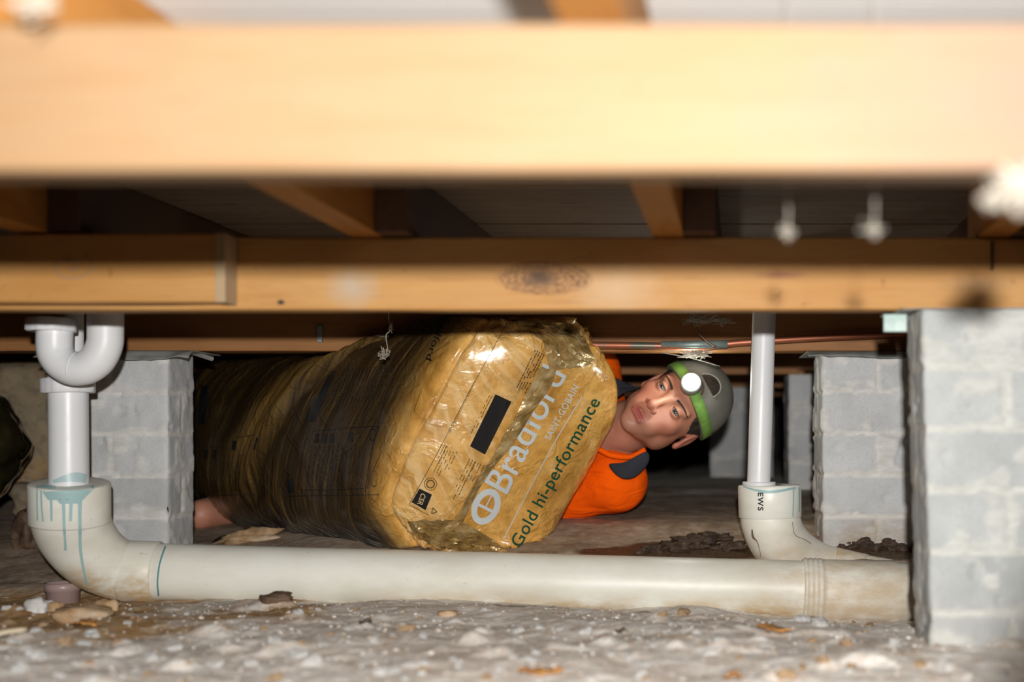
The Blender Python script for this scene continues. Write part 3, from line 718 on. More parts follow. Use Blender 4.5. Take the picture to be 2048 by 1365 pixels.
# deep crease arc on the side
arc = np.abs((U-1.75)-1.15*(Vv-.35)**1*0.9)
disp += side*(-.016*np.exp(-(arc/.07)**2)+.010*np.exp(-((U-1.75-1.035*(Vv-.35)+.16)/.1)**2))*sstep(.1, .3, Vv)
G2 = G+N*disp[..., None]
G2[:, :, 2] = np.minimum(G2[:, :, 2], np.where(G2[:, :, 1] > 2.41, CAMZ+.176+.05*sstep(2.52, 2.75, G2[:, :, 1]), 9))
# caps: pair column i with its mirror
mid = lambda i, r: None
Vt = G2.reshape(-1, 3).tolist(); Fc = []
idx = np.arange(n_ar*rows).reshape(n_ar, rows)
for i in range(n_ar):
    j = (i+1) % n_ar
    for r in range(rows-1): Fc.append((idx[i, r], idx[j, r], idx[j, r+1], idx[i, r+1]))
def medial(ring):
    """point on the pack's centre line for every ring point (keeps long shapes from collapsing)"""
    p0 = (ring[int(np.argmin(np.abs(ui-4.6)))]+ring[int(np.argmin(np.abs(ui-5.4)))])/2; p1 = ring[int(np.argmin(np.abs(ui-11)))]; ax = p1-p0; L = np.dot(ax, ax)
    t_ = np.clip(((ring-p0)@ax)/L, .18, .85); return p0+t_[:, None]*ax
uatt = [U.ravel()]; vatt = [Vv.ravel()]
for r, sgn in ((0, -1), (rows-1, 1)):
    ring = G2[:, r]; md = medial(ring); prev = idx[:, r]
    for k, (s_, h_) in enumerate(((.12, .012), (.35, .022), (.7, .026), (1.0, .027))):
        nr = ring*(1-s_)+md*s_; nr = nr.copy(); nr[:, 2] += sgn*h_*(.4 if sgn < 0 else .6)
        if sgn > 0: nr[:, 2] = np.minimum(nr[:, 2], np.where(nr[:, 1] > 2.40, CAMZ+.176, CAMZ+.26))
        base = len(Vt); Vt += nr.tolist(); cur = np.arange(base, base+n_ar)
        uatt.append(ui); vatt.append(np.full(n_ar, 0. if r == 0 else 1.))
        for i in range(n_ar):
            j = (i+1) % n_ar; f = (prev[i], prev[j], cur[j], cur[i]); Fc.append(f if sgn > 0 else f[::-1])
        prev = cur
Vt = np.array(Vt); gx = ground(Vt[:, 0], Vt[:, 1]); Vt[:, 2] = np.maximum(Vt[:, 2], gx+.001)
# the soft pack rides over the lying person's lower leg
KN = np.array([-1.05, 3.22, CAMZ-.150]); AN = Wn(402, 1030, 2.80); ba_ = (AN-KN)[:2]
tt_ = np.clip(((Vt[:, :2]-KN[:2])@ba_)/(ba_@ba_), 0, 1.08); dxy = np.linalg.norm(Vt[:, :2]-KN[:2]-tt_[:, None]*ba_, axis=1)
rr_ = .068-.022*tt_; zc_ = KN[2]+tt_*(AN[2]-KN[2]); inn = dxy < rr_
Vt[inn, 2] = np.maximum(Vt[inn, 2], (zc_+np.sqrt(np.maximum(rr_**2-dxy**2, 0))+.003)[inn])
uatt = np.concatenate(uatt); vatt = np.concatenate(vatt)
t = NT('golden_printed_film')
wn = t.noise(14, 6, .6, dist=.5); w2 = t.noise(48, 5, .65); 
gold = t.ramp(wn, [(.30, (.42, .19, .030)), (.46, (.64, .325, .066)), (.60, (.78, .44, .12)), (.78, (.88, .60, .26))])
gold = t.mix(t.ramp(w2, [(.35, .35), (.55, 0.0)]), gold, (.30, .15, .03))
uu = t.attr('u'); vv = t.attr('v')
# wrinkle highlights painted milky on the front panel, radiating across
cmb = t.n('ShaderNodeCombineXYZ'); t.l(t.math('ADD', t.math('MULTIPLY', uu, 1.6), t.math('MULTIPLY', vv, 2.2)), cmb.inputs[0]); t.l(t.math('ADD', t.math('MULTIPLY', vv, 16), t.math('MULTIPLY', uu, 5)), cmb.inputs[1])
st = t.n('ShaderNodeTexNoise'); st.inputs['Scale'].default_value = 1.5; st.inputs['Detail'].default_value = 4; t.l(cmb.outputs[0], st.inputs['Vector'])
panel = t.ramp(uu, [(.0, 0.0), (.001, 0.0), (1, 0.0)])
def band(a, b, c, d):
    m1 = t.n('ShaderNodeMapRange', interpolation_type='SMOOTHSTEP'); m1.inputs[1].default_value = a; m1.inputs[2].default_value = b; t.l(uu, m1.inputs[0])
    m2 = t.n('ShaderNodeMapRange', interpolation_type='SMOOTHSTEP'); m2.inputs[1].default_value = c; m2.inputs[2].default_value = d; m2.inputs[3].default_value = 1; m2.inputs[4].default_value = 0; t.l(uu, m2.inputs[0])
    return t.math('MULTIPLY', m1.outputs[0], m2.outputs[0])
pb = band(3.9, 4.1, 4.85, 5.0)
gold = t.mix(t.math('MULTIPLY', pb, t.ramp(st.outputs['Fac'], [(.45, .10), (.62, .60)])), gold, (.90, .64, .32))
# long side: grazing-angle shade painted dark, fine gold streaks for lit wrinkles
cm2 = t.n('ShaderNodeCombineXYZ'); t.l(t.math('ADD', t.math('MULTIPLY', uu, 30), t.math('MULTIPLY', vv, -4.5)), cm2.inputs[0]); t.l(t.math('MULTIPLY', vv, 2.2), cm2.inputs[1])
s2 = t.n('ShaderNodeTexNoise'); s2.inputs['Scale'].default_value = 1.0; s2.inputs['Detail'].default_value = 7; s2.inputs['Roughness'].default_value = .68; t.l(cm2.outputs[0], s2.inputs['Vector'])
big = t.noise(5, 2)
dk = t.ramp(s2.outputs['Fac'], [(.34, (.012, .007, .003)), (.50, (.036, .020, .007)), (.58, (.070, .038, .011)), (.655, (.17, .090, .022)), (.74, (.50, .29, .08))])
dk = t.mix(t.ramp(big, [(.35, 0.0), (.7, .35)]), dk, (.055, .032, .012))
dk = t.mix(t.math('MULTIPLY', t.attr('arc'), t.ramp(s2.outputs['Fac'], [(.38, .1), (.55, .8)])), dk, (.42, .24, .06))  # bright highlight beside the crease painted in as gold
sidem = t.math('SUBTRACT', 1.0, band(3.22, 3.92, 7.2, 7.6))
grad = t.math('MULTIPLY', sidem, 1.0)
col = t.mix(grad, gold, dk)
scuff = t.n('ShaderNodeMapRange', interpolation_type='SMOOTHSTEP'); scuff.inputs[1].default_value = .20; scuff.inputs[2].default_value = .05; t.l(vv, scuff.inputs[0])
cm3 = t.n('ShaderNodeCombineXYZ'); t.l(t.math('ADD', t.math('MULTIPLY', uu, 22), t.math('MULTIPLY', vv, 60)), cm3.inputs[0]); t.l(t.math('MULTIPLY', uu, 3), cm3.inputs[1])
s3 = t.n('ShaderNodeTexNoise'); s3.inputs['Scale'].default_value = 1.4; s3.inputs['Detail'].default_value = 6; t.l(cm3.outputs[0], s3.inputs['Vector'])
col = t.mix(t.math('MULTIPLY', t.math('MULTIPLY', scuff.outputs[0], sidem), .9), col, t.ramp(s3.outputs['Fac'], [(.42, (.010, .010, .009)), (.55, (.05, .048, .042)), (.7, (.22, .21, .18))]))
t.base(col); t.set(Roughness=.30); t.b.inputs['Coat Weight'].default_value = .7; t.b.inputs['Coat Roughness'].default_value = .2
rdg = t.math('ABSOLUTE', t.math('SUBTRACT', t.noise(13, 4, .55, dist=.8), .5))
bm0 = t.bump(t.ramp(rdg, [(0, 1.0), (.07, 0.0)]), .45, .004)
bm1 = t.bump(w2, .15, .004, bm0)
bm2 = t.bump(t.mix(sidem, st.outputs['Fac'], s2.outputs['Fac']), .35, .006, bm1)
MAT['film'] = t.m
pk = thing('insulation_pack', W(780, 1110, 2.6), 'gold plastic wrapped pack of insulation batts leaning under the bearer', 'insulation pack')
arcm = np.exp(-((uatt-1.75-1.035*(vatt-.35)+.30)/.20)**2)*sstep(.15, .5, vatt)
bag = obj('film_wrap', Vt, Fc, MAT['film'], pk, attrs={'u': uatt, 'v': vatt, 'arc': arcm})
BB = bvh_of([bag])
MAT['white_print'] = plain('white_print', (.56, .60, .61), .4)
MAT['green_print'] = plain('green_print', (.006, .07, .035), .4)
MAT['black_print'] = plain('black_print', (.012, .012, .014), .25)
MAT['brown_print'] = plain('fine_brown_print', (.10, .055, .015), .4)
def unit(a, b): v = np.array(b, float)-np.array(a, float); return v/np.linalg.norm(v)
def dist(a, b): return float(np.linalg.norm(np.array(b, float)-np.array(a, float)))
# Bradford
e1 = unit((1014, 990), (1133, 752)); eu = np.array([-.875, -.485])
V, Fc = text_px('Bradford', (1014, 990), e1, eu, BB, .0016, .006, dist((1014, 990), (1133, 752)), 56, 1.0)
tag(obj('brand_lettering', V, Fc, MAT['white_print'], pk), 'large pale lettering along the end panel')
e2 = unit((1100, 882), (1158, 776)); V, Fc = text_px('SAINT-GOBAIN', (1100, 882), e2, eu, BB, .0016, .006, dist((1098, 882), (1161, 778)), 14, 1.1)
obj('company_lettering', V, Fc, MAT['white_print'], pk)
e3 = unit((1036, 1100), (1196, 808)); V, Fc = text_px('Gold hi-performance', (1041, 1097), e3, eu, BB, .0016, .010, dist((1036, 1100), (1194, 806)), 26, 1.06)
tag(obj('product_lettering', V, Fc, MAT['green_print'], pk), 'dark green lettering along the edge')
V, Fc = ribbon(BB, [(1007, 1079), (1052, 992), (1110, 884), (1164, 794)], 1.8, .0016, n=14); obj('white_rule', V, Fc, MAT['white_print'], pk)
# round logo: ring + vertical bar + middle piece
mb = MB(); cxl, cyl = 972, 1014; ax1 = unit((0, 0), (.45, -.89)); ax2 = np.array([.89, .45])
def ell(a_, rx, ry): return (cxl+ax1[0]*rx*math.cos(a_)+ax2[0]*ry*math.sin(a_), cyl+ax1[1]*rx*math.cos(a_)+ax2[1]*ry*math.sin(a_))
# disc in ring pieces: outer .. holes are two narrow lens openings
for k in range(48):
    a0_, a1_ = k/48*2*math.pi, (k+1)/48*2*math.pi
    mb.add(*quad_px([ell(a0_, 38, 27), ell(a1_, 38, 27), ell(a1_, 25, 15), ell(a0_, 25, 15)], BB, .0018, 3))
p = lambda s, q_: (cxl+ax1[0]*s+ax2[0]*q_, cyl+ax1[1]*s+ax2[1]*q_)
mb.add(*quad_px([p(-6, -17), p(0, -17), p(0, 17), p(-6, 17)], BB, .0018, 6)); mb.add(*quad_px([p(0, -1.2), p(27, -1.2), p(27, 1.2), p(0, 1.2)], BB, .0018, 5))
tag(mb.build('round_logo', MAT['white_print'], pk), 'white oval logo at the foot of the large lettering')
# black label, CSR square, fine frames, small print
V, Fc = quad_px([(991, 789), (1023, 804), (970, 910), (940, 893)], BB, .0018, 14); lb = obj('black_label', V, Fc, MAT['black_print'], pk)
V, Fc = quad_px([(839, 978), (864, 990), (851, 1021), (823, 1005)], BB, .0018, 8); cs = obj('black_square', V, Fc, MAT['black_print'], pk)
V, Fc = text_px('CSR', (843, 986), unit((843, 986), (833, 1012)), np.array([.88, .47]), BB, .003, .02, 24, 11, 1.1); obj('square_lettering', V, Fc, plain('tan_print', (.55, .40, .2), .4), cs)
mb = MB()
for seg in ([(1020, 635), (985, 700), (930, 800), (872, 912), (818, 1010)], [(818, 1010), (857, 1031)], [(1000, 968), (966, 934), (990, 938)], [(966, 934), (955, 968), (936, 1000)]):
    mb.add(*ribbon(BB, seg, 1.2, .0014, n=12))
V, Fc = text_px('PLEASE DISPOSE OF THIS PACKAGING RESPONSIBLY', (948, 762), unit((948, 762), (896, 868)), np.array([.88, .46]), BB, .0016, 0, dist((948, 762), (896, 868)), 4.4, 1.0); mb.add(V, Fc)
d1 = unit((948, 762), (896, 868)); pn = np.array([.88, .46])
def fine(o, length, rows_, gap, seed, dir_=None, wpx=1.5, dens=.8):
    r_ = random.Random(seed); dd = d1 if dir_ is None else dir_
    pp = np.array([-dd[1], dd[0]]) if dir_ is not None else pn
    for k in range(rows_):
        s_ = 0; base = np.array(o, float)+pp*gap*k; L = length*r_.uniform(.72, 1)
        while s_ < L:
            w_ = r_.uniform(2, 6)
            if r_.random() < dens:
                a_ = base+dd*s_; b_ = base+dd*min(L, s_+w_); n_ = np.array([-dd[1], dd[0]])*wpx*.5
                V_, F_ = quad_px([a_-n_, b_-n_, b_+n_, a_+n_], BB, .0013, 1)
                if len(F_): mb.add(V_, F_)
            s_ += w_+r_.uniform(.8, 1.8)
fine((884, 888), 40, 3, 6, 1); fine((893, 893), 62, 5, 6, 2); fine((940, 918), 90, 3, 6, 3); fine((952, 924), 50, 3, 5.5, 4)
fine((1071, 700), 96, 5, 5, 5, wpx=2.0); fine((979, 792), 95, 2, 4.5, 6)
def ringmark(cx_, cy_, r_, w_, bvh=BB, sq=.8):
    for k in range(16):
        a0_, a1_ = k/16*2*math.pi, (k+.9)/16*2*math.pi
        P_ = [(cx_+rr_*math.cos(a_)*sq, cy_+rr_*math.sin(a_)) for a_, rr_ in ((a0_, r_), (a1_, r_), (a1_, r_-w_), (a0_, r_-w_))]
        V_, F_ = quad_px(P_, bvh, .0016, 1)
        if len(F_): mb.add(V_, F_)
ringmark(861, 969, 13, 1.4, sq=1); ringmark(861, 969, 9, 2.6, sq=1)
for a_, b_ in (((866, 1016), (863, 1028)), ((863, 1028), (874, 1025)), ((874, 1025), (866, 1016))): mb.add(*ribbon(BB, [a_, b_], 1.6, .0016, n=3))
mb.build('small_print', MAT['brown_print'], pk)
for k in range(7):
    pass
# side printing: bars, tables, frames, partial brand word
for c4_, n_ in (([(660, 742), (672, 742), (627, 845), (612, 845)], 12), ([(402, 772), (417, 772), (408, 850), (394, 850)], 8), ([(574, 959), (586, 959), (587, 987), (575, 987)], 5), ([(512, 876), (516, 876), (510, 900), (506, 900)], 4)):
    V, Fc = quad_px(c4_, BB, .002, n_)
    if len(Fc): obj('printed_bar', V, Fc, MAT['black_print'], pk)
mb = MB()
for seg in ([(800, 728), (770, 800), (745, 890), (730, 985)], [(622, 864), (690, 857), (757, 853)], [(604, 981), (660, 981), (727, 978)], [(575, 993), (660, 992), (757, 990)], [(757, 853), (745, 900), (735, 978)],
            [(470, 876), (515, 870)], [(425, 992), (510, 990)], [(392, 893), (440, 895)]):
    mb.add(*ribbon(BB, seg, 1.3, .0016, n=8))
for (x_, y_) in ((630, 868), (645, 868), (660, 867), (698, 865), (408, 900), (425, 900), (465, 882)): mb.add(*quad_px([(x_, y_), (x_+8, y_), (x_+6, y_+19), (x_-2, y_+19)], BB, .0016, 2))
dv_ = unit((0, 0), (-.36, .93)); 
for k in range(14): fine((690+k*7.5, 738-k*.5), 95, 1, 5, 20+k, dv_, 1.5, .85)
dv2 = unit((0, 0), (-.12, .99))
for k in range(13): fine((622+k*9, 893-k*.4), 75, 1, 5, 50+k, dv2, 1.3, .8)
for k in range(9): fine((442+k*8, 910), 60, 1, 5, 70+k, dv2, 1.1, .8)
ringmark(745, 870, 13, 2.5, sq=.55); ringmark(748, 958, 17, 1.5, sq=.4); ringmark(525, 962, 14, 1.5, sq=.4); ringmark(580, 940, 11, 2, sq=.35)
mb.build('side_print', MAT['black_print'], pk)
V, Fc = text_px('Bradford', (890, 618), unit((890, 618), (851, 718)), np.array([.93, .36]), BB, .0014, .01, 108, 13, 1); 
if len(Fc): obj('top_lettering', V, Fc, MAT['black_print'], pk)
# crumpled seam fold and gathered corners: loose film
t = NT('crumpled_loose_film'); n = t.noise(30, 4)
t.base(t.ramp(n, [(.3, (.20, .115, .03)), (.5, (.38, .24, .08)), (.7, (.58, .44, .22))])); t.set(Roughness=.24, Metallic=.3); t.b.inputs['Coat Weight'].default_value = .8
t.b.inputs['Coat Roughness'].default_value = .1; t.bump(t.noise(28, 3, .5, dist=1.0), .5, .008); MAT['loose'] = t.m
def crumple(name, left, right, nu, nv, amp, seed, label, lift=.004, freq=34):
    """loose film strip between two px polylines, standing off the pack, faceted"""
    Lp = cr(np.array(left, float), 8); Rp = cr(np.array(right, float), 8)
    tl = np.linspace(0, 1, len(Lp)); tr_ = np.linspace(0, 1, len(Rp)); tv = np.linspace(0, 1, nv)
    Lp = np.stack([np.interp(tv, tl, Lp[:, k]) for k in (0, 1)], 1); Rp = np.stack([np.interp(tv, tr_, Rp[:, k]) for k in (0, 1)], 1)
    r_ = np.random.default_rng(seed); V = []; lastd = 2.3
    for j in range(nv):
        for i in range(nu+1):
            u = i/nu; p = Lp[j]*(1-u)+Rp[j]*u
            if 0 < i < nu: p = p+r_.normal(0, 1.6, 2)
            h = hit(BB, p[0], p[1], 0)
            if h is not None: lastd = h.y
            d = lastd
            q_ = np.array(W(p[0], p[1], d)); e = math.sin(math.pi*u)*math.sin(math.pi*min(1, max(0, tv[j]))) if True else 1
            a_ = lift+amp*(abs(float(vnoise(q_*freq, seed)))*.9+.35*abs(float(vnoise(q_*freq*2.3, seed+3))))*(.25+.75*math.sin(math.pi*u))
            V.append(W(p[0], p[1], d-a_))
    w_ = nu+1; Fc = []
    for j in range(nv-1):
        for i in range(nu):
            a_ = j*w_+i
            Fc += [(a_, a_+1, a_+w_+1), (a_, a_+w_+1, a_+w_)] if (i+j) % 2 else [(a_, a_+1, a_+w_), (a_+1, a_+w_+1, a_+w_)]
    n = len(V); Vb = [tuple(v) for v in V]; 
    o = obj(name, Vb, Fc, MAT['loose'], pk, smooth=False)
    md = o.modifiers.new('thick', 'SOLIDIFY'); md.thickness = .0012; md.offset = -1
    return tag(o, label)
crumple('seam_fold', [(1080, 735), (1052, 790), (1030, 835), (1005, 875), (985, 915), (960, 950), (932, 1000), (912, 1040)], [(1112, 740), (1100, 775), (1068, 820), (1050, 850), (1020, 895), (995, 925), (962, 970), (925, 1045)],
        5, 34, .020, 5, 'crinkled shiny fold of film down the end seam', .003, 22)
crumple('upper_gather', [(1000, 637), (1040, 650), (1080, 672), (1092, 710), (1100, 742)], [(1130, 645), (1165, 672), (1180, 700), (1188, 725), (1150, 735)], 9, 16, .036, 8, 'gathered olive film at the top corner', .003, 17)
crumple('lower_gather', [(815, 1042), (830, 1068), (870, 1092), (905, 1102)], [(905, 1040), (935, 1050), (985, 1080), (1015, 1104)], 10, 16, .036, 12, 'gathered shiny film at the bottom corner', .003, 17)

# second dark film bag at the far left
bm = bmesh.new(); bmesh.ops.create_icosphere(bm, subdivisions=5, radius=1)
V = np.array([v.co[:] for v in bm.verts]); Fc = [[v.index for v in f.verts] for f in bm.faces]; bm.free()
c0 = Wn(-85, 890, 2.62); V2 = V*np.array([.115, .17, .165]); 
V2 = V2*(1+.22*np.abs(fbm(V, 1.6, 2, 91))[:, None]+.03*np.abs(fbm(V, 5, 2, 95))[:, None]); V2[:, 0] += -.25*V2[:, 2]*0
V2 = V2+c0; V2[:, 0] -= .25*np.abs(V2[:, 2]-c0[2]-.0)*.6; V2[:, 2] = np.maximum(V2[:, 2], ground(V2[:, 0], V2[:, 1])+.002)
t = NT('dark_olive_film'); n = t.noise(12, 4); t.base(t.ramp(n, [(.3, (.012, .010, .005)), (.7, (.045, .036, .014))])); t.set(Roughness=.2); t.b.inputs['Coat Weight'].default_value = .7; t.bump(t.noise(8, 2, .5, dist=1), .3, .015); MAT['dkfilm'] = t.m
tag(obj('plastic_bag', V2, Fc, MAT['dkfilm']), 'dark shiny plastic bag at the left edge beside the rubble', 'plastic bag')
# rubble block left behind pipes
mb_ = []
def rock(c, r, seed, mat, name, label, cat, group=None, sub=4, amp=.3, fr_=1.6, clampg=True):
    bm = bmesh.new(); bmesh.ops.create_icosphere(bm, subdivisions=sub, radius=1)
    V = np.array([v.co[:] for v in bm.verts]); Fc = [[v.index for v in f.verts] for f in bm.faces]; bm.free()
    # squarish
    V = V/np.maximum(np.max(np.abs(V), axis=1), 1e-6)[:, None]**.45
    V = V*(1+amp*fbm(V+seed, fr_, 3, seed)[:, None])*np.array(r)+np.array(c)
    return tag(obj(name, V, Fc, mat), label, cat, group)
rock(Wn(75, 850, 3.05), (.115, .11, .17), 3, MAT['rubble'], 'rubble_block', 'big brown rubble block standing left of the brick pier behind the down pipe', 'stone', amp=.12)
rock(Wn(78, 1005, 2.95), (.055, .06, .05), 5, MAT['rubble'], 'rubble_stone', 'brown stone at the foot of the big rubble block', 'stone', amp=.25)
rock(Wn(75, 1085, 2.55), (.035, .05, .07), 6, MAT['bark'], 'bark_chunk', 'dark upright bark chunk left of the drain elbow', 'bark')

# ================================================================= PERSON
def surfnets(Fv, org, h):
    ins = Fv < 0; nx, ny, nz = Fv.shape
    acc = np.zeros((nx-1, ny-1, nz-1, 3)); cnt = np.zeros((nx-1, ny-1, nz-1)); quads = []
    ax = [0, 1, 2]
    store = []
    for a in ax:
        sl0 = [slice(None)]*3; sl1 = [slice(None)]*3; sl0[a] = slice(0, -1); sl1[a] = slice(1, None)
        f0 = Fv[tuple(sl0)]; f1 = Fv[tuple(sl1)]; cross = ins[tuple(sl0)] != ins[tuple(sl1)]
        I = np.argwhere(cross); v0 = f0[cross]; v1 = f1[cross]; tt = v0/(v0-v1)
        P = I.astype(float); P[:, a] += tt
        b, c = [k for k in ax if k != a]
        for db in (0, -1):
            for dc in (0, -1):
                J = I.copy(); J[:, b] += db; J[:, c] += dc
                ok = (J[:, b] >= 0) & (J[:, c] >= 0) & (J[:, b] < Fv.shape[b]-1) & (J[:, c] < Fv.shape[c]-1)
                np.add.at(acc, tuple(J[ok].T), P[ok]); np.add.at(cnt, tuple(J[ok].T), 1)
        store.append((a, b, c, I, v0 < 0))
    m = cnt > 0; ids = -np.ones(cnt.shape, int); ids[m] = np.arange(m.sum())
    V = acc[m]/cnt[m][:, None]*h+org
    for a, b, c, I, s in store:
        ok = (I[:, b] > 0) & (I[:, c] > 0) & (I[:, b] < Fv.shape[b]-1) & (I[:, c] < Fv.shape[c]-1); I = I[ok]; s = s[ok]
        def at(db, dc): J = I.copy(); J[:, b] += db; J[:, c] += dc; return ids[tuple(J.T)]
        q_ = np.stack([at(-1, -1), at(0, -1), at(0, 0), at(-1, 0)], 1)
        flip = s if a != 1 else ~s
        q_[~flip] = q_[~flip][:, ::-1]; quads.append(q_)
    return V, np.concatenate(quads)
def smin(a, b, k): h = np.clip(.5+.5*(b-a)/k, 0, 1); return b*(1-h)+a*h-k*h*(1-h)
def smax(a, b, k): return -smin(-a, -b, k)
def ellip(P, c, r, R=None):
    q_ = P-np.array(c)
    if R is not None: q_ = q_@R
    r = np.array(r); k0 = np.linalg.norm(q_/r, axis=-1); k1 = np.linalg.norm(q_/(r*r), axis=-1); return k0*(k0-1)/np.maximum(k1, 1e-9)
def caps(P, a, b, ra, rb):
    a = np.array(a, float); b = np.array(b, float); pa = P-a; ba = b-a; h = np.clip((pa@ba)/np.dot(ba, ba), 0, 1)
    return np.linalg.norm(pa-h[..., None]*ba, axis=-1)-(ra+(rb-ra)*h)
def field(lo, hi, h):
    n = [int((hi[k]-lo[k])/h)+2 for k in range(3)]
    g = np.meshgrid(*[lo[k]+h*np.arange(n[k]) for k in range(3)], indexing='ij'); return np.stack(g, -1)
# head frame
HU = Vector((.875, -.02, .455)).normalized()
HF = Vector((-.02, -.965, .235)); HF = (HF-HU*HF.dot(HU)).normalized()
HX = HF.cross(HU)                # his right
HO = Vector(W(1337, 799, 2.50))-HF*.082
HM = np.array([HX, HF, HU])      # rows: local->world = local @ HM
SCL = 1.0
def h2w(L): return np.asarray(L)@HM*SCL+np.array(HO)
def w2h(Wp): return ((np.asarray(Wp)-np.array(HO))/SCL)@HM.T
neck_w = Wn(1190, 868, 2.66)      # base of neck in world
NB = w2h(neck_w)
def head_sdf(P):
    ax = np.abs(P[..., 0]); Q = P.copy(); Q[..., 0] = ax
    d = ellip(P, (0, -.018, .035), (.077, .097, .082))
    d = smin(d, ellip(P, (0, .022, -.022), (.064, .066, .078)), .03)
    d = smin(d, ellip(P, (0, .036, -.078), (.046, .046, .036)), .022)
    d = smin(d, ellip(P, (0, .067, -.103), (.020, .017, .014)), .02)
    d = smin(d, ellip(Q, (.055, .0, -.062), (.014, .030, .028)), .025)       # jaw angle
    d = smin(d, ellip(Q, (.043, .056, -.026), (.021, .020, .018)), .02)      # cheekbone
    d = smin(d, ellip(Q, (.026, .066, -.060), (.020, .018, .022)), .02)      # cheek
    d = smin(d, caps(Q, (.010, .082, .018), (.046, .070, .019), .0085, .007), .012)   # brow
    d = smax(d, -ellip(Q, (.033, .095, .000), (.019, .018, .0125)), .010)    # socket
    d = smin(d, caps(P, (0, .086, .004), (0, .106, -.034), .0065, .0095), .012)  # nose bridge
    d = smin(d, ellip(P, (0, .108, -.037), (.0105, .0105, .0095)), .008)
    d = smin(d, ellip(Q, (.0125, .098, -.040), (.0075, .010, .007)), .006)
    d = smax(d, -ellip(Q, (.0065, .103, -.0465), (.0036, .006, .004)), .002)
    d = smin(d, ellip(P, (0, .080, -.067), (.026, .014, .013)), .012)       # muzzle
    d = smin(d, caps(Q, (.0045, .0945, -.0635), (.021, .084, -.0685), .0043, .0020), .0035)
    d = smin(d, caps(P, (-.014, .0893, -.0780), (.014, .0893, -.0780), .0050, .0050), .004)
    d = smax(d, -caps(P, (-.020, .093, -.0705), (.020, .093, -.0705), .0016, .0016), .0025)
    d = smax(d, -ellip(P, (0, .093, -.088), (.016, .007, .005)), .008)
    # lids
    lid = np.linalg.norm((Q-np.array([.032, .0735, 0])), axis=-1)-.0140
    slit = ellip(Q, (.032, .088, -.0008), (.0132, .02, .0036)); lid = smax(lid, -slit, .0015)
    d = smin(d, lid, .003); d = smax(d, -ellip(Q, (.032, .0865, -.0005), (.0122, .010, .0034)), .0015)
    # ears
    e = ellip(Q, (.080, -.012, -.010), (.007, .019, .031)); e = smin(e, ellip(Q, (.080, -.004, -.036), (.006, .009, .009)), .006)
    e = smax(e, -ellip(Q, (.090, -.006, -.006), (.007, .011, .019)), .004)
    d = smin(d, e, .006)
    # neck
    nb = NB
    d = smin(d, caps(P, (0, -.022, -.055), (nb[0]*.5, nb[1]*.5-.012, -.055+(nb[2]+.055)*.5), .056, .056), .022)
    d = smin(d, caps(P, (nb[0]*.5, nb[1]*.5-.012, -.055+(nb[2]+.055)*.5), nb, .056, .066), .02)
    d = smin(d, ellip(P, (nb[0]*.35, .030+nb[1]*.3, -.055+(nb[2]+.055)*.42), (.011, .014, .016)), .02)
    return d
h = .0021; lo = (-.12, -.13, -.19); hi = (.12, .135, .13)
lo = (min(-.11, NB[0]-.08), min(-.13, NB[1]-.08), NB[2]-.01)
P = field(lo, (max(.11, NB[0]+.08), .135, .13), h)
Fh = head_sdf(P); V, Q4 = surfnets(Fh, np.array(lo), h)
Lv = V; hv = h2w(V)
lip = np.clip(np.exp(-((Lv[:, 0])/.021)**4)*np.exp(-((Lv[:, 2]+.0715)/.0100)**4)*sstep(.080, .088, Lv[:, 1]), 0, 1)
blush = np.clip(np.exp(-((np.abs(Lv[:, 0])-.045)/.022)**2-((Lv[:, 2]+.035)/.025)**2)+np.exp(-(Lv[:, 0]/.014)**2-((Lv[:, 2]+.038)/.014)**2)+sstep(.074, .080, np.abs(Lv[:, 0])), 0, 1)*sstep(-.03, .0, Lv[:, 1]+.02)
shade = np.clip(np.exp(-(((np.linalg.norm(np.stack([Lv[:, 0], (Lv[:, 1]-.03)*.8], 1), axis=1)-.052)/.02)**2))*sstep(-.055, -.085, Lv[:, 2]), 0, 1)*.4   # shadow painted along the jaw
# torso / limbs (world)
Lsh = Wn(1232, 962, 2.62); Rsh = Wn(1185, 745, 2.80); chest = (Lsh+Rsh)/2+np.array([-.10, .10, -.01])
chest[2] = CAMZ-.045; pelv = np.array([-.64, 3.24, CAMZ-.06]); belly = (chest+pelv)/2
Lel = Lsh+np.array([-.02, .02, -.07]); 
def torso(P, infl=0):
    d = caps(P, chest, belly, .125, .115)
    d = smin(d, caps(P, belly, pelv, .115, .125), .05)
    d = smin(d, caps(P, Lsh, Rsh, .062, .058), .07)
    d = smin(d, caps(P, neck_w+np.array([-.03, .03, 0]), chest, .060, .11), .05)
    return d-infl
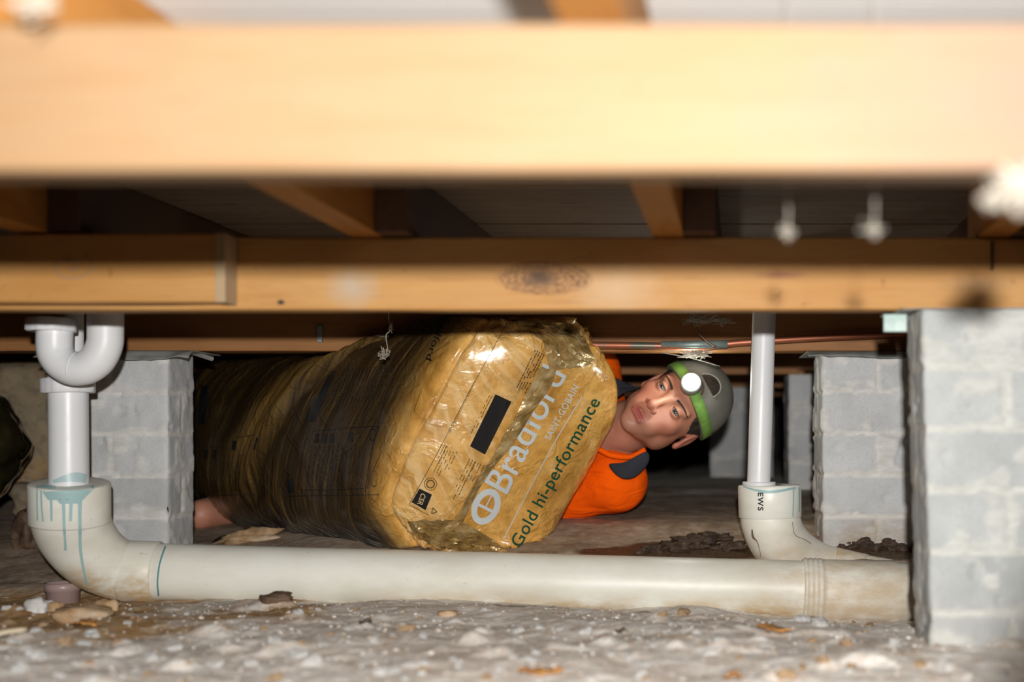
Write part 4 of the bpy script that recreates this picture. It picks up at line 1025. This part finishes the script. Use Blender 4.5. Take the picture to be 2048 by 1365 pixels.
# left arm folded on the ground under him, reaching back behind the pack; right arm over the pack
Lelb = np.array([-.36, 2.70, CAMZ-.155]); Lwr = np.array([-.42, 2.92, CAMZ-.15])
Relb = np.array([-.50, 2.98, CAMZ+.10]); Rwr = np.array([-.62, 2.94, CAMZ+.13])
hipL = pelv+np.array([-.06, .02, -.03]); hipR = pelv+np.array([.0, .05, .06])
knL = np.array([-1.05, 3.22, CAMZ-.150]); anL = Wn(402, 1030, 2.80)
knR = np.array([-1.00, 3.52, CAMZ-.05]); anR = np.array([-.85, 3.93, CAMZ-.09])
def sleeve(P, infl=0):
    d = caps(P, Lsh, Lsh*.35+Lelb*.65, .064, .060); d = smin(d, caps(P, Rsh, Rsh*.4+Relb*.6, .060, .054), .02); return d-infl
def limbs(P):
    d = caps(P, Lsh, Lelb, .048, .040); d = smin(d, caps(P, Lelb, Lwr, .040, .027), .02)
    d = smin(d, caps(P, Rsh, Relb, .048, .040), .02); d = smin(d, caps(P, Relb, Rwr, .040, .027), .02)
    for w_, s_ in ((Lwr, 0), (Rwr, 1)):
        e_ = Lelb if s_ == 0 else Relb; f_ = (w_-e_)/np.linalg.norm(w_-e_); side_ = np.cross(f_, [0, 0, 1.]); side_ /= np.linalg.norm(side_)
        d = smin(d, caps(P, w_, w_+f_*.055, .026, .030), .015)
        for k in range(4):
            b_ = w_+f_*.075+side_*(k-1.5)*.018; d = smin(d, caps(P, b_, b_+f_*(.045+.012*(k in (1, 2)))+np.array([0, 0, -.012]), .0095, .0078), .004)
        d = smin(d, caps(P, w_+side_*-.025+f_*.02, w_+side_*-.045+f_*.06, .011, .009), .006)
    d = smin(d, caps(P, hipL, knL, .085, .058), .03); d = smin(d, caps(P, knL, anL, .056, .037), .02)
    d = smin(d, ellip(P, (knL*.6+anL*.4)+np.array([0, .0, .0]), (.058, .058, .05)), .03)
    d = smin(d, caps(P, hipR, knR, .085, .058), .03); d = smin(d, caps(P, knR, anR, .056, .037), .02)
    return d
hb = .0075; lo = np.array([-1.45, 2.45, CAMZ-.28]); P = field(lo, (.02, 4.05, CAMZ+.26), hb)
ft = torso(P); fl_ = limbs(P)
fbody = smin(ft+.006, fl_, .03)
Vb, Qb = surfnets(fbody, lo, hb)
skin = NT('skin'); n = skin.noise(18, 4); 
c = skin.ramp(n, [(.3, (.45, .185, .112)), (.7, (.55, .25, .16))])
c = skin.mix(skin.math('MULTIPLY', skin.attr('blush'), .55), c, (.48, .14, .095)); c = skin.mix(skin.attr('shade'), c, (.27, .15, .11))
c = skin.mix(skin.attr('lip'), c, (.38, .085, .075)); skin.base(c); skin.set(Roughness=.5); skin.b.inputs['Subsurface Weight'].default_value = .08
skin.b.inputs['Subsurface Radius'].default_value = (.02, .008, .004); skin.bump(skin.noise(220, 3), .06, .001)
nb_ = len(hv); AV = np.concatenate([hv, Vb]); AF = Q4.tolist()+(Qb+nb_).tolist(); z0_ = np.zeros(len(Vb))
pr_ = thing('person', (-.35, 2.75, CAMZ-.19), 'person lying on one side behind the gold pack, orange shirt, cap and lit headlamp', 'person')
body = obj('body', AV, AF, skin.m, pr_, attrs={'lip': np.concatenate([lip, z0_]), 'blush': np.concatenate([blush, z0_]), 'shade': np.concatenate([shade, z0_])})
# shirt
P = field(lo, (.02, 3.3, CAMZ+.2), .0065)
fs = smin(torso(P, .004), sleeve(P, .003), .03); fs = fs+.0022*fbm(P, 22, 2, 33)
cutn = caps(P, neck_w+np.array([-.02, .02, 0.0]), np.array(h2w((0, .0, -.05))), .064, .075)
fs = smax(fs, -cutn, .006)
# open front of the placket facing the camera
fs = smax(fs, (P@np.array([-1., 0, 0]))-(.66), .01)
Vs, Qs = surfnets(fs, lo, .0065)
t = NT('hi_vis_orange'); n = t.noise(30, 4, .6, (1, 1, 1)); t.base((1.0, .115, .001)); t.set(Roughness=.9); t.b.inputs['Specular IOR Level'].default_value = .1
t.bump(t.noise(7, 4, .5, (1, 1, 3), 1.2), .8, .02); MAT['orange'] = t.m
shirt = obj('shirt', Vs, Qs, MAT['orange'], pr_)
MAT['navy'] = plain('navy_knit', (.014, .016, .024), .85)
# collar flaps: thick bent leaves either side of the neck
def leaf(pts, name, thick=.006):
    """polygon (px,py,d) -> smooth thick sheet"""
    C_ = np.array([Wn(*p) for p in pts]); n = len(C_); c_ = C_.mean(0); ringp = cr(C_, 6, closed=True); m = len(ringp); V_ = [c_+np.array([0, -.006, .0])]
    for s_ in (.5, .85, 1.0):
        for p in ringp: V_.append(c_+(p-c_)*s_+np.array([0, -.006*(1-s_**2), 0]))
    Fc_ = [(0, 1+i, 1+(i+1) % m) for i in range(m)]
    for k in range(2):
        for i in range(m): j = (i+1) % m; a_ = 1+k*m; Fc_.append((a_+i, a_+m+i, a_+m+j, a_+j))
    o = obj(name, V_, Fc_, MAT['navy'], pr_); md = o.modifiers.new('thick', 'SOLIDIFY'); md.thickness = thick; md.offset = 0; return o
leaf([(1219, 930, 2.525), (1250, 926, 2.52), (1292, 905, 2.53), (1296, 925, 2.53), (1275, 950, 2.525), (1255, 958, 2.515), (1235, 952, 2.515)], 'collar')
leaf([(1195, 790, 2.58), (1205, 752, 2.60), (1235, 760, 2.60), (1262, 772, 2.60), (1280, 776, 2.61), (1250, 785, 2.58), (1215, 806, 2.57)], 'collar')
V, Fc = tube(cr([Wn(1188, 893, 2.545), Wn(1205, 903, 2.545), Wn(1225, 912, 2.54), Wn(1262, 914, 2.54), Wn(1290, 900, 2.55)], 6), .006, 10); obj('neck_hem', V, Fc, MAT['orange'], shirt)
# dark shorts over hips and thighs
P = field(np.array([-1.1, 2.95, CAMZ-.26]), (-.45, 3.7, CAMZ+.16), .011)
fsh = smin(caps(P, belly*.25+pelv*.75, pelv, .124, .134), smin(caps(P, hipL, hipL*.35+knL*.65, .096, .080), caps(P, hipR, hipR*.35+knR*.65, .096, .08), .03), .03)
Vq, Qq = surfnets(fsh, np.array([-1.1, 2.95, CAMZ-.26]), .011); obj('shorts', Vq, Qq, MAT['navy'], pr_)
# eyes, brows, hair
for s_ in (1, -1):
    bm = bmesh.new(); bmesh.ops.create_uvsphere(bm, u_segments=28, v_segments=20, radius=.0122)
    V = np.array([v.co[:] for v in bm.verts]); Fc = [[v.index for v in f.verts] for f in bm.faces]; bm.free()
    V = V[:, [0, 2, 1]]; c_ = np.array([.032*s_, .0735, 0]); look = np.array([-.0, 1, .0]); rr_ = np.linalg.norm(V[:, [0, 2]]-np.array([.0006, 0]), axis=1); fr_ = V[:, 1] > 0
    mi = []
    for f in Fc:
        cc = V[f].mean(0); r_ = math.hypot(cc[0], cc[2]); mi.append(2 if (cc[1] > 0 and r_ < .0024) else (1 if (cc[1] > 0 and r_ < .0060) else 0))
    e = obj('eye', h2w(V+c_), Fc, None, body, mats=[plain('eye_white', (.22, .18, .165), .3), plain('iris', (.035, .045, .05), .1), plain('pupil', (.005, .005, .005), .05)], midx=mi)
MAT['hair'] = NT('dark_hair').m
t = NT('dark_brown_hair'); n = t.noise(60, 4, .6, (1, 1, 8)); t.base(t.ramp(n, [(.3, (.012, .009, .007)), (.7, (.045, .03, .02))])); t.set(Roughness=.6); t.bump(n, .8, .004); MAT['hair'] = t.m
HB = BVHTree.FromPolygons([Vector(v) for v in Lv], Q4.tolist())
def skinpt(x, z, off=.0):
    h_ = HB.ray_cast(Vector((x, .3, z)), Vector((0, -1, 0))); return None if h_[0] is None else np.array(h_[0])+[0, off, 0]
for s_ in (1, -1):
    pts = []; Rr = []
    for k in range(12):
        u = k/11; x = (.013+.040*u)*s_; z = .0165+.0065*math.sin(u*2.2)-.004*u; p_ = skinpt(x, z, .0005)
        if p_ is not None: pts.append(p_); Rr.append(.0026*(1-.65*u)+.0004)
    V, Fc = tube(h2w(np.array(pts)), Rr, 8); obj('eyebrow', V, Fc, MAT['hair'], body)
# lashes line
for s_ in (1, -1):
    pts = [np.array([(.032+.0135*math.cos(a_))*s_, .0735+.0142*math.sqrt(max(0, 1-(.0135*math.cos(a_)/.0145)**2))*.97, .0045*math.sin(a_)+.0006]) for a_ in np.linspace(.1, math.pi-.1, 9)]
    V, Fc = tube(h2w(np.array(pts)), .0008, 6); obj('eyelashes', V, Fc, MAT['hair'], body)
# hair: shell round the sides and nape below the cap
P = field((-.1, -.13, -.09), (.1, .11, .13), .003)
hs = ellip(P, (0, -.020, .033), (.0835, .1035, .089)); hs = smin(hs, ellip(P, (0, -.05, -.03), (.066, .062, .05)), .02)
hs = smax(hs, P[..., 1]-(.040+.35*np.clip(P[..., 2], -.02, .06)), .006)
side_ = np.abs(P[..., 0]); hs = smax(hs, -ellip(np.stack([side_, P[..., 1], P[..., 2]], -1), (.088, -.008, -.020), (.03, .026, .036)), .004)
hs = smax(hs, -(P[..., 2]+.028+.9*(P[..., 1]+.02)*(P[..., 1] < -.02)+.0*P[..., 1])+0.0, .006); hs = hs+.002*fbm(P, 60, 2, 5)
V, Fq = surfnets(hs, np.array([-.1, -.13, -.09]), .003); obj('hair', h2w(V), Fq, MAT['hair'], body)
# cap worn backwards
t = NT('grey_cap_cloth'); n = t.noise(240, 2); t.base(t.ramp(t.noise(14, 4), [(.3, (.135, .13, .11)), (.7, (.20, .195, .165))])); t.set(Roughness=.9); t.bump(n, .3, .001); MAT['cap'] = t.m
cp_ = None
P = field((-.11, -.14, -.02), (.11, .12, .17), .003)
co_ = ellip(P, (0, -.012, .045), (.0895, .1075, .094)); 
brim = P[..., 2]-(.030-.10*0*P[..., 1]+.18*P[..., 1])      # lower edge plane: rises towards the forehead
co_ = smax(co_, -(P[..., 2]-(.026+.20*P[..., 1])), .003)
arc_ = ellip(P, (0, .10, .062), (.030, .04, .024)); co_ = smax(co_, -smax(arc_, -ellip(P, (0, .1, .055), (.001, .001, .001)), .001), .003)
V, Fq = surfnets(co_, np.array([-.11, -.14, -.02]), .003); cap_ = obj('cap', h2w(V), Fq, MAT['cap'], pr_)
# adjuster opening: dark hair showing through a half-round gap
CB = BVHTree.FromPolygons([Vector(v) for v in V], Fq.tolist())
def cpt(x, z, off=.0012):
    h_ = CB.ray_cast(Vector((x, .3, z)), Vector((0, -1, 0))); return None if h_[0] is None else np.array(h_[0])+np.array(h_[1])*off
rim = [cpt(-.012+.027*math.cos(a_), .088+.027*math.sin(a_)) for a_ in np.linspace(0, math.pi, 18)]
if all(r_ is not None for r_ in rim):
    V_ = []; 
    for f_ in (0, .25, .5, .75, 1.0): V_ += [cpt(-.012+.027*f_*math.cos(a_), .088+.027*f_*math.sin(a_)) for a_ in np.linspace(0, math.pi, 18)]
    Fc = [(k*18+i_, k*18+i_+1, (k+1)*18+i_+1, (k+1)*18+i_) for k in range(4) for i_ in range(17)]
    obj('adjuster_gap', h2w(np.array(V_)), Fc, MAT['hair'], cap_)
    Vt_, Fc = tube(h2w(np.array(rim)), .0022, 8); obj('adjuster_edge', Vt_, Fc, MAT['cap'], cap_)
# headlamp strap: band round the cap over the lower edge
hl_ = thing('headlamp', worldloc(pr_), None, None); hl_.name = 'headlamp'; hl_.parent = pr_; hl_.location = (0, 0, 0)
for k_ in ('label', 'category'): 
    if k_ in hl_: del hl_[k_]
t = NT('green_elastic'); n = t.noise(90, 2); t.base(t.ramp(n, [(.3, (.16, .34, .055)), (.7, (.22, .42, .09))])); t.set(Roughness=.7); MAT['strap'] = t.m
a = np.linspace(0, 2*math.pi, 97)[:-1]; Vs_ = []
for w_ in (-.0115, .0115):
    for off in (.0, .0022):
        for q_ in a:
            rx, ry = .0895+off, .1085+off; y_ = -.012+ry*math.cos(q_); x_ = rx*math.sin(q_); zc_ = .040+.16*y_+w_; s_ = math.sqrt(max(.2, 1-((zc_-.045)/.094)**2)) if zc_ > .045 else 1
            Vs_.append((x_*s_, -.012+(y_+.012)*s_, zc_))
n = 96; Fc = []
for i in range(n):
    j = (i+1) % n; Fc += [(n+i, n+j, 3*n+j, 3*n+i), (i, 2*n+i, 2*n+j, j), (i, j, n+j, n+i), (2*n+i, 3*n+i, 3*n+j, 2*n+j)]
obj('strap', h2w(np.array(Vs_)), Fc, MAT['strap'], hl_)
lc = np.array([.0, .103, .058]); ld = np.array([0, .985, .17])
def hax(p0, p1, prof, n=32): V, Fc = tube_axis(np.array(p0, float), np.array(p1, float), prof, n); return h2w(V), Fc
V, Fc = hax(lc-ld*.006, lc+ld*.020, [(0, 0), (0, .021), (.15, .024), (.8, .023), (1, .019), (1, .0165), (.9, .016)])
t = NT('grey_lamp_plastic'); t.base((.25, .26, .24)); t.set(Roughness=.3); obj('lamp_housing', V, Fc, t.m, hl_)
t = NT('lit_led'); t.base((1, 1, 1)); t.b.inputs['Emission Color'].default_value = (.93, 1, .93, 1); t.b.inputs['Emission Strength'].default_value = 14
V, Fc = hax(lc+ld*.018, lc+ld*.022, [(0, 0), (0, .0165), (.6, .0155), (1, .009), (1.05, 0)]); obj('lit_lens', V, Fc, t.m, hl_)
lt = bpy.data.lights.new('headlamp_light', 'POINT'); lt.energy = .7; lt.shadow_soft_size = .012; lt.color = (.93, 1, .9)
lo_ = bpy.data.objects.new('headlamp_light', lt); COL.objects.link(lo_); lo_.location = Vector(h2w(lc+ld*.042))

# ================================================================= WEBS, CABLE, SMALL THINGS
def strands(name, mat, segs, label, cat, r=.0005):
    mb = MB()
    for s_ in segs: mb.add(*tube(cr(np.array([Wn(*p) for p in s_]), 5), r, 5))
    return tag(mb.build(name, mat), label, cat)
def tangle(px, py, d, spread, n, seed, sy=.6):
    r_ = random.Random(seed); out = []
    for k in range(n):
        c_ = [(px+r_.gauss(0, spread), py+r_.gauss(0, spread*sy), d+r_.gauss(0, .01)) for _ in range(4)]; out.append(c_)
    return out
strands('hanging_cable', MAT['cable'], [[(1386, 640, 2.36), (1395, 662, 2.36), (1412, 682, 2.36), (1432, 695, 2.36)]], 'short thin brown cable hanging in front of the copper pipe', 'cable', .0022)
strands('cobweb', MAT['web'], tangle(1400, 640, 2.2, 16, 26, 3, .35)+tangle(1440, 642, 2.2, 14, 12, 4, .4), 'dusty cobweb clump hanging under the middle bearer above the cap', 'cobweb', .0006)
strands('cobweb', MAT['web'], [[(1320, 705, 2.42), (1380, 716, 2.42), (1440, 733, 2.42)], [(1330, 704, 2.42), (1390, 705, 2.42), (1410, 718, 2.42)], [(1385, 703, 2.42), (1412, 710, 2.42), (1400, 720, 2.42)]]+tangle(1395, 708, 2.42, 13, 22, 8, .35),
        'bright lit cobweb strands stretched just above the headlamp', 'cobweb', .0008)
strands('cobweb', MAT['web'], [[(775, 466, 2.15), (779, 560, 2.15), (777, 640, 2.15)], [(777, 640, 2.15), (781, 660, 2.15), (772, 672, 2.15), (775, 700, 2.15), (768, 716, 2.15)]]+tangle(768, 708, 2.15, 5, 10, 5, 1)+tangle(782, 655, 2.15, 3, 6, 6, 1.4), 'cobweb thread dangling in front of the dark side of the pack', 'cobweb', .0008)
strands('cobweb', MAT['web'], tangle(2035, 375, .72, 26, 40, 12, .9)+tangle(1982, 398, .72, 9, 22, 13, 1), 'blurred pale web clump at the upper right edge near the camera', 'cobweb', .0007)
strands('cobweb', MAT['web'], tangle(1748, 462, .9, 10, 7, 15, .9)+[[(1748, 462, .9), (1750, 420, .9), (1752, 150, .95), (1750, -120, .9)]], 'blurred web speck in front of the dark floorboards right of centre', 'cobweb', .0005)
strands('cobweb', MAT['web'], tangle(1575, 468, .95, 9, 4, 16, .9)+[[(1575, 468, .95), (1577, 400, .95), (1573, 100, .95), (1575, -60, .9)]], 'faint blurred web speck above the white riser pipe', 'cobweb', .0005)

strands('cobweb', MAT['web'], tangle(70, 8, .74, 28, 15, 19, .5), 'blurred pale web clump at the upper left corner', 'cobweb', .0007)
def leafbit(px, py, d, L, wd_, seed, label, mat=None, name='dead_leaf', cat='leaf', ang=0):
    r_ = np.random.default_rng(seed); n = 14; V = []
    c0 = W(px, py, d)
    for i in range(n+1):
        u = i/n; w_ = wd_*math.sin(math.pi*min(1, max(0, .06+u*.9)))*(1+.25*r_.normal()*.5)
        for j in range(5):
            v_ = j/4-.5; x = (u-.5)*L; y = v_*w_; V.append((c0.x+x*math.cos(ang)-y*math.sin(ang), c0.y+(x*math.sin(ang)+y*math.cos(ang)), .0025*math.sin(u*5+seed)+.003*v_*v_*4+.0012*r_.normal()))
    V = np.array(V); zg = ground(V[:, 0], V[:, 1]); V[:, 2] = V[:, 2]+zg.max()+.002
    Fc = [(i*5+j, i*5+j+1, (i+1)*5+j+1, (i+1)*5+j) for i in range(n) for j in range(4)]
    o = tag(obj(name, V, Fc, mat or MAT['leaf']), label, cat); md = o.modifiers.new('thick', 'SOLIDIFY'); md.thickness = .0015; return o
def dg(px, py):
    """depth at which the pixel's ray meets the ground"""
    for d in np.arange(1.2, 4, .005):
        p = W(px, py, d)
        if p.z <= gp(p.x, d): return float(d)
    return 2.0
leafbit(1548, 1272, dg(1548, 1272), .052, .03, 1, 'orange brown dead leaf on the gravel below the ribbed coupling', ang=-.3)
leafbit(1082, 1352, dg(1082, 1352), .055, .03, 2, 'orange brown leaf at the bottom edge of the photo, centre', ang=.1)
leafbit(1240, 1237, dg(1390, 1262), .014, .01, 3, 'tiny brown leaf scrap on the pale gravel in the middle', MAT['bark'])
leafbit(730, 1250, dg(728, 1250), .020, .012, 4, 'small dark leaf scrap on the dirt under the long pipe', MAT['bark'])
leafbit(1466, 1362, dg(1466, 1362), .022, .02, 5, 'orange scrap at the bottom edge right of centre')
leafbit(172, 1255, dg(172, 1255), .035, .03, 6, 'rusty brown leaf scrap on the ochre mound at the left')
d_ = dg(10, 1285); p0 = W(-40, 1300, d_); p1 = W(52, 1262, d_+.06); p0.z = gp(p0.x, p0.y)+.004; p1.z = gp(p1.x, p1.y)+.008
V, Fc = tube(cr([np.array(p0), (np.array(p0)+np.array(p1))/2+[0, 0, .003], np.array(p1)], 4), [.004]*9, 8); tag(obj('twig', V, Fc, plain('dry_twig', (.62, .52, .38), .8)), 'pale dry twig at the lower left edge', 'twig')
def place_rock(px, py, r, mat, seed, name, label, cat='stone', group=None, sink=.3, amp=.3, sub=3):
    d = dg(px, py); p = W(px, py, d); z = gp(p.x, p.y)+r[2]*(1-sink)*.6
    return rock((p.x, p.y, z), r, seed, mat, name, label, cat, group, sub=sub, amp=amp)
place_rock(78, 1225, (.018, .018, .016), MAT['stone'], 11, 'white_stone', 'white stone beside the mauve pipe cap')
place_rock(112, 1222, (.010, .010, .010), MAT['ochre'], 12, 'small_stone', 'small ochre stone between the white stone and the pipe cap')
place_rock(165, 1240, (.046, .028, .014), MAT['ochre'], 13, 'flat_stone', 'flat ochre stone at the foot of the left drain elbow', amp=.2)
place_rock(212, 1222, (.018, .012, .014), MAT['ochre'], 14, 'stone_shard', 'ochre stone shard against the underside of the left elbow')
for i, (px, py, r_) in enumerate(((388, 1192, .022), (700, 1193, .014), (590, 1190, .022), (560, 1196, .016), (540, 1200, .014), (725, 1196, .012))):
    place_rock(px, py+6, (r_*1.3, r_*.7, r_*.6), MAT['bark'], 20+i, 'bark_chip', 'dark bark chip on the dirt against the front of the long pipe', 'bark', 'bark chips along the pipe', sink=.2)
t = NT('damp_mud'); n = t.noise(70, 6, .7); t.base(t.ramp(n, [(.35, (.02, .012, .007)), (.6, (.075, .042, .022)), (.75, (.17, .11, .07))])); t.set(Roughness=.6); t.bump(n, .9, .005); MAT['mud'] = t.m
for i, (px, py, r_) in enumerate(((1345, 1092, .02), (1375, 1080, .018), (1400, 1084, .024), (1430, 1075, .02), (1300, 1098, .016), (1455, 1092, .018))):
    place_rock(px, py+6, (r_*1.4, r_, r_*.6), MAT['mud'], 40+i, 'damp_clod', 'dark damp clod of soil behind the long pipe left of the EWS elbow', 'clod', 'damp clods left of the EWS elbow', sink=.8, amp=.75, sub=4)
for i, (px, py, r_) in enumerate(((1680, 1083, .016), (1720, 1085, .02), (1765, 1082, .018), (1795, 1090, .02), (1745, 1090, .016))):
    place_rock(px, py+8, (r_*1.4, r_, r_*.6), MAT['mud'], 50+i, 'damp_clod', 'dark damp clod at the foot of the peeling brick pier', 'clod', 'damp clods at the peeling pier', sink=.8, amp=.75, sub=4)
place_rock(505, 1080, (.06, .03, .018), MAT['ochre'], 60, 'ochre_clod', 'crumbly ochre clod on the dirt between left pier and pack', 'clod', sink=.5, amp=.7)
place_rock(895, 1232, (.016, .012, .006), MAT['ochre'], 61, 'rust_stone', 'flat rusty stone on the pale dirt under the middle of the pipe')
place_rock(1190, 1215, (.015, .012, .011), MAT['stone'], 62, 'white_pebble', 'round white pebble against the soil edge below the pack')
# loose stones in front
protos = []
for k in range(8):
    bm = bmesh.new(); bmesh.ops.create_icosphere(bm, subdivisions=3, radius=1)
    V = np.array([v.co[:] for v in bm.verts]); Fc = [[v.index for v in f.verts] for f in bm.faces]; bm.free()
    V = V/np.maximum(np.max(np.abs(V), axis=1), 1e-6)[:, None]**.5; V = V*(1+.3*fbm(V+k*7, 1.7, 3, k)[:, None])
    me = bpy.data.meshes.new('pebble'); me.from_pydata((V*[1, .8, .55]).tolist(), [], Fc); me.materials.append([MAT['stone'], MAT['stone'], MAT['stone'], MAT['ochre']][k % 4] if k < 7 else MAT['ochre']); me.update()
    protos.append(me)
for k in range(170):
    while True:
        px = rnd.uniform(-40, 2080); py = 1215+150*rnd.random()**.9
        if px > 1810 and py < 1330: continue
        break
    d = dg(px, py+rnd.uniform(0, 5)); p = W(px, py, d); s_ = rnd.choice([.0035, .005, .006, .008, .011])*rnd.uniform(.7, 1.2)
    ms = protos[rnd.randrange(8)]; o = bpy.data.objects.new('pebble', ms); COL.objects.link(o)
    o.location = (p.x, p.y, gp(p.x, p.y)+s_*.15); o.scale = (s_, s_, s_); o.rotation_euler = (rnd.uniform(-.4, .4), rnd.uniform(-.4, .4), rnd.uniform(0, 6.3))
    tag(o, 'small loose pebble scattered on the dirt in front of the long drain pipe', 'pebble', 'pebbles in front of the pipe')
# gravel grit: uncountable
mb = MB(); ico = bmesh.new(); bmesh.ops.create_icosphere(ico, subdivisions=1, radius=1); IV = np.array([v.co[:] for v in ico.verts]); IF = [[v.index for v in f.verts] for f in ico.faces]; ico.free()
NG = 2200; gxs = rng.uniform(-1.35, .75, NG); gds = 1.25+.84*rng.random(NG)**.8; gzs = ground(gxs, gds)
for x_, d_, z_ in zip(gxs, gds, gzs):
    s_ = .0010+.0026*rng.random()**2.5; a_ = rng.uniform(0, 6.3); V = IV*(1+.35*rng.normal(size=(len(IV), 1))*.6)*[s_*1.3, s_, s_*.7]
    mb.add(np.stack([V[:, 0]*math.cos(a_)-V[:, 1]*math.sin(a_), V[:, 0]*math.sin(a_)+V[:, 1]*math.cos(a_), V[:, 2]], 1)+[x_, d_, z_+s_*.3], IF)
t = NT('mixed_grit'); t.base(t.ramp(t.noise(60, 3), [(.40, (.28, .19, .12)), (.5, (.52, .45, .38)), (.62, (.74, .70, .65))])); t.set(Roughness=.95)
tag(mb.build('gravel', t.m, smooth=False), 'fine pale grit scattered over the dirt in the foreground', 'gravel', kind='stuff')
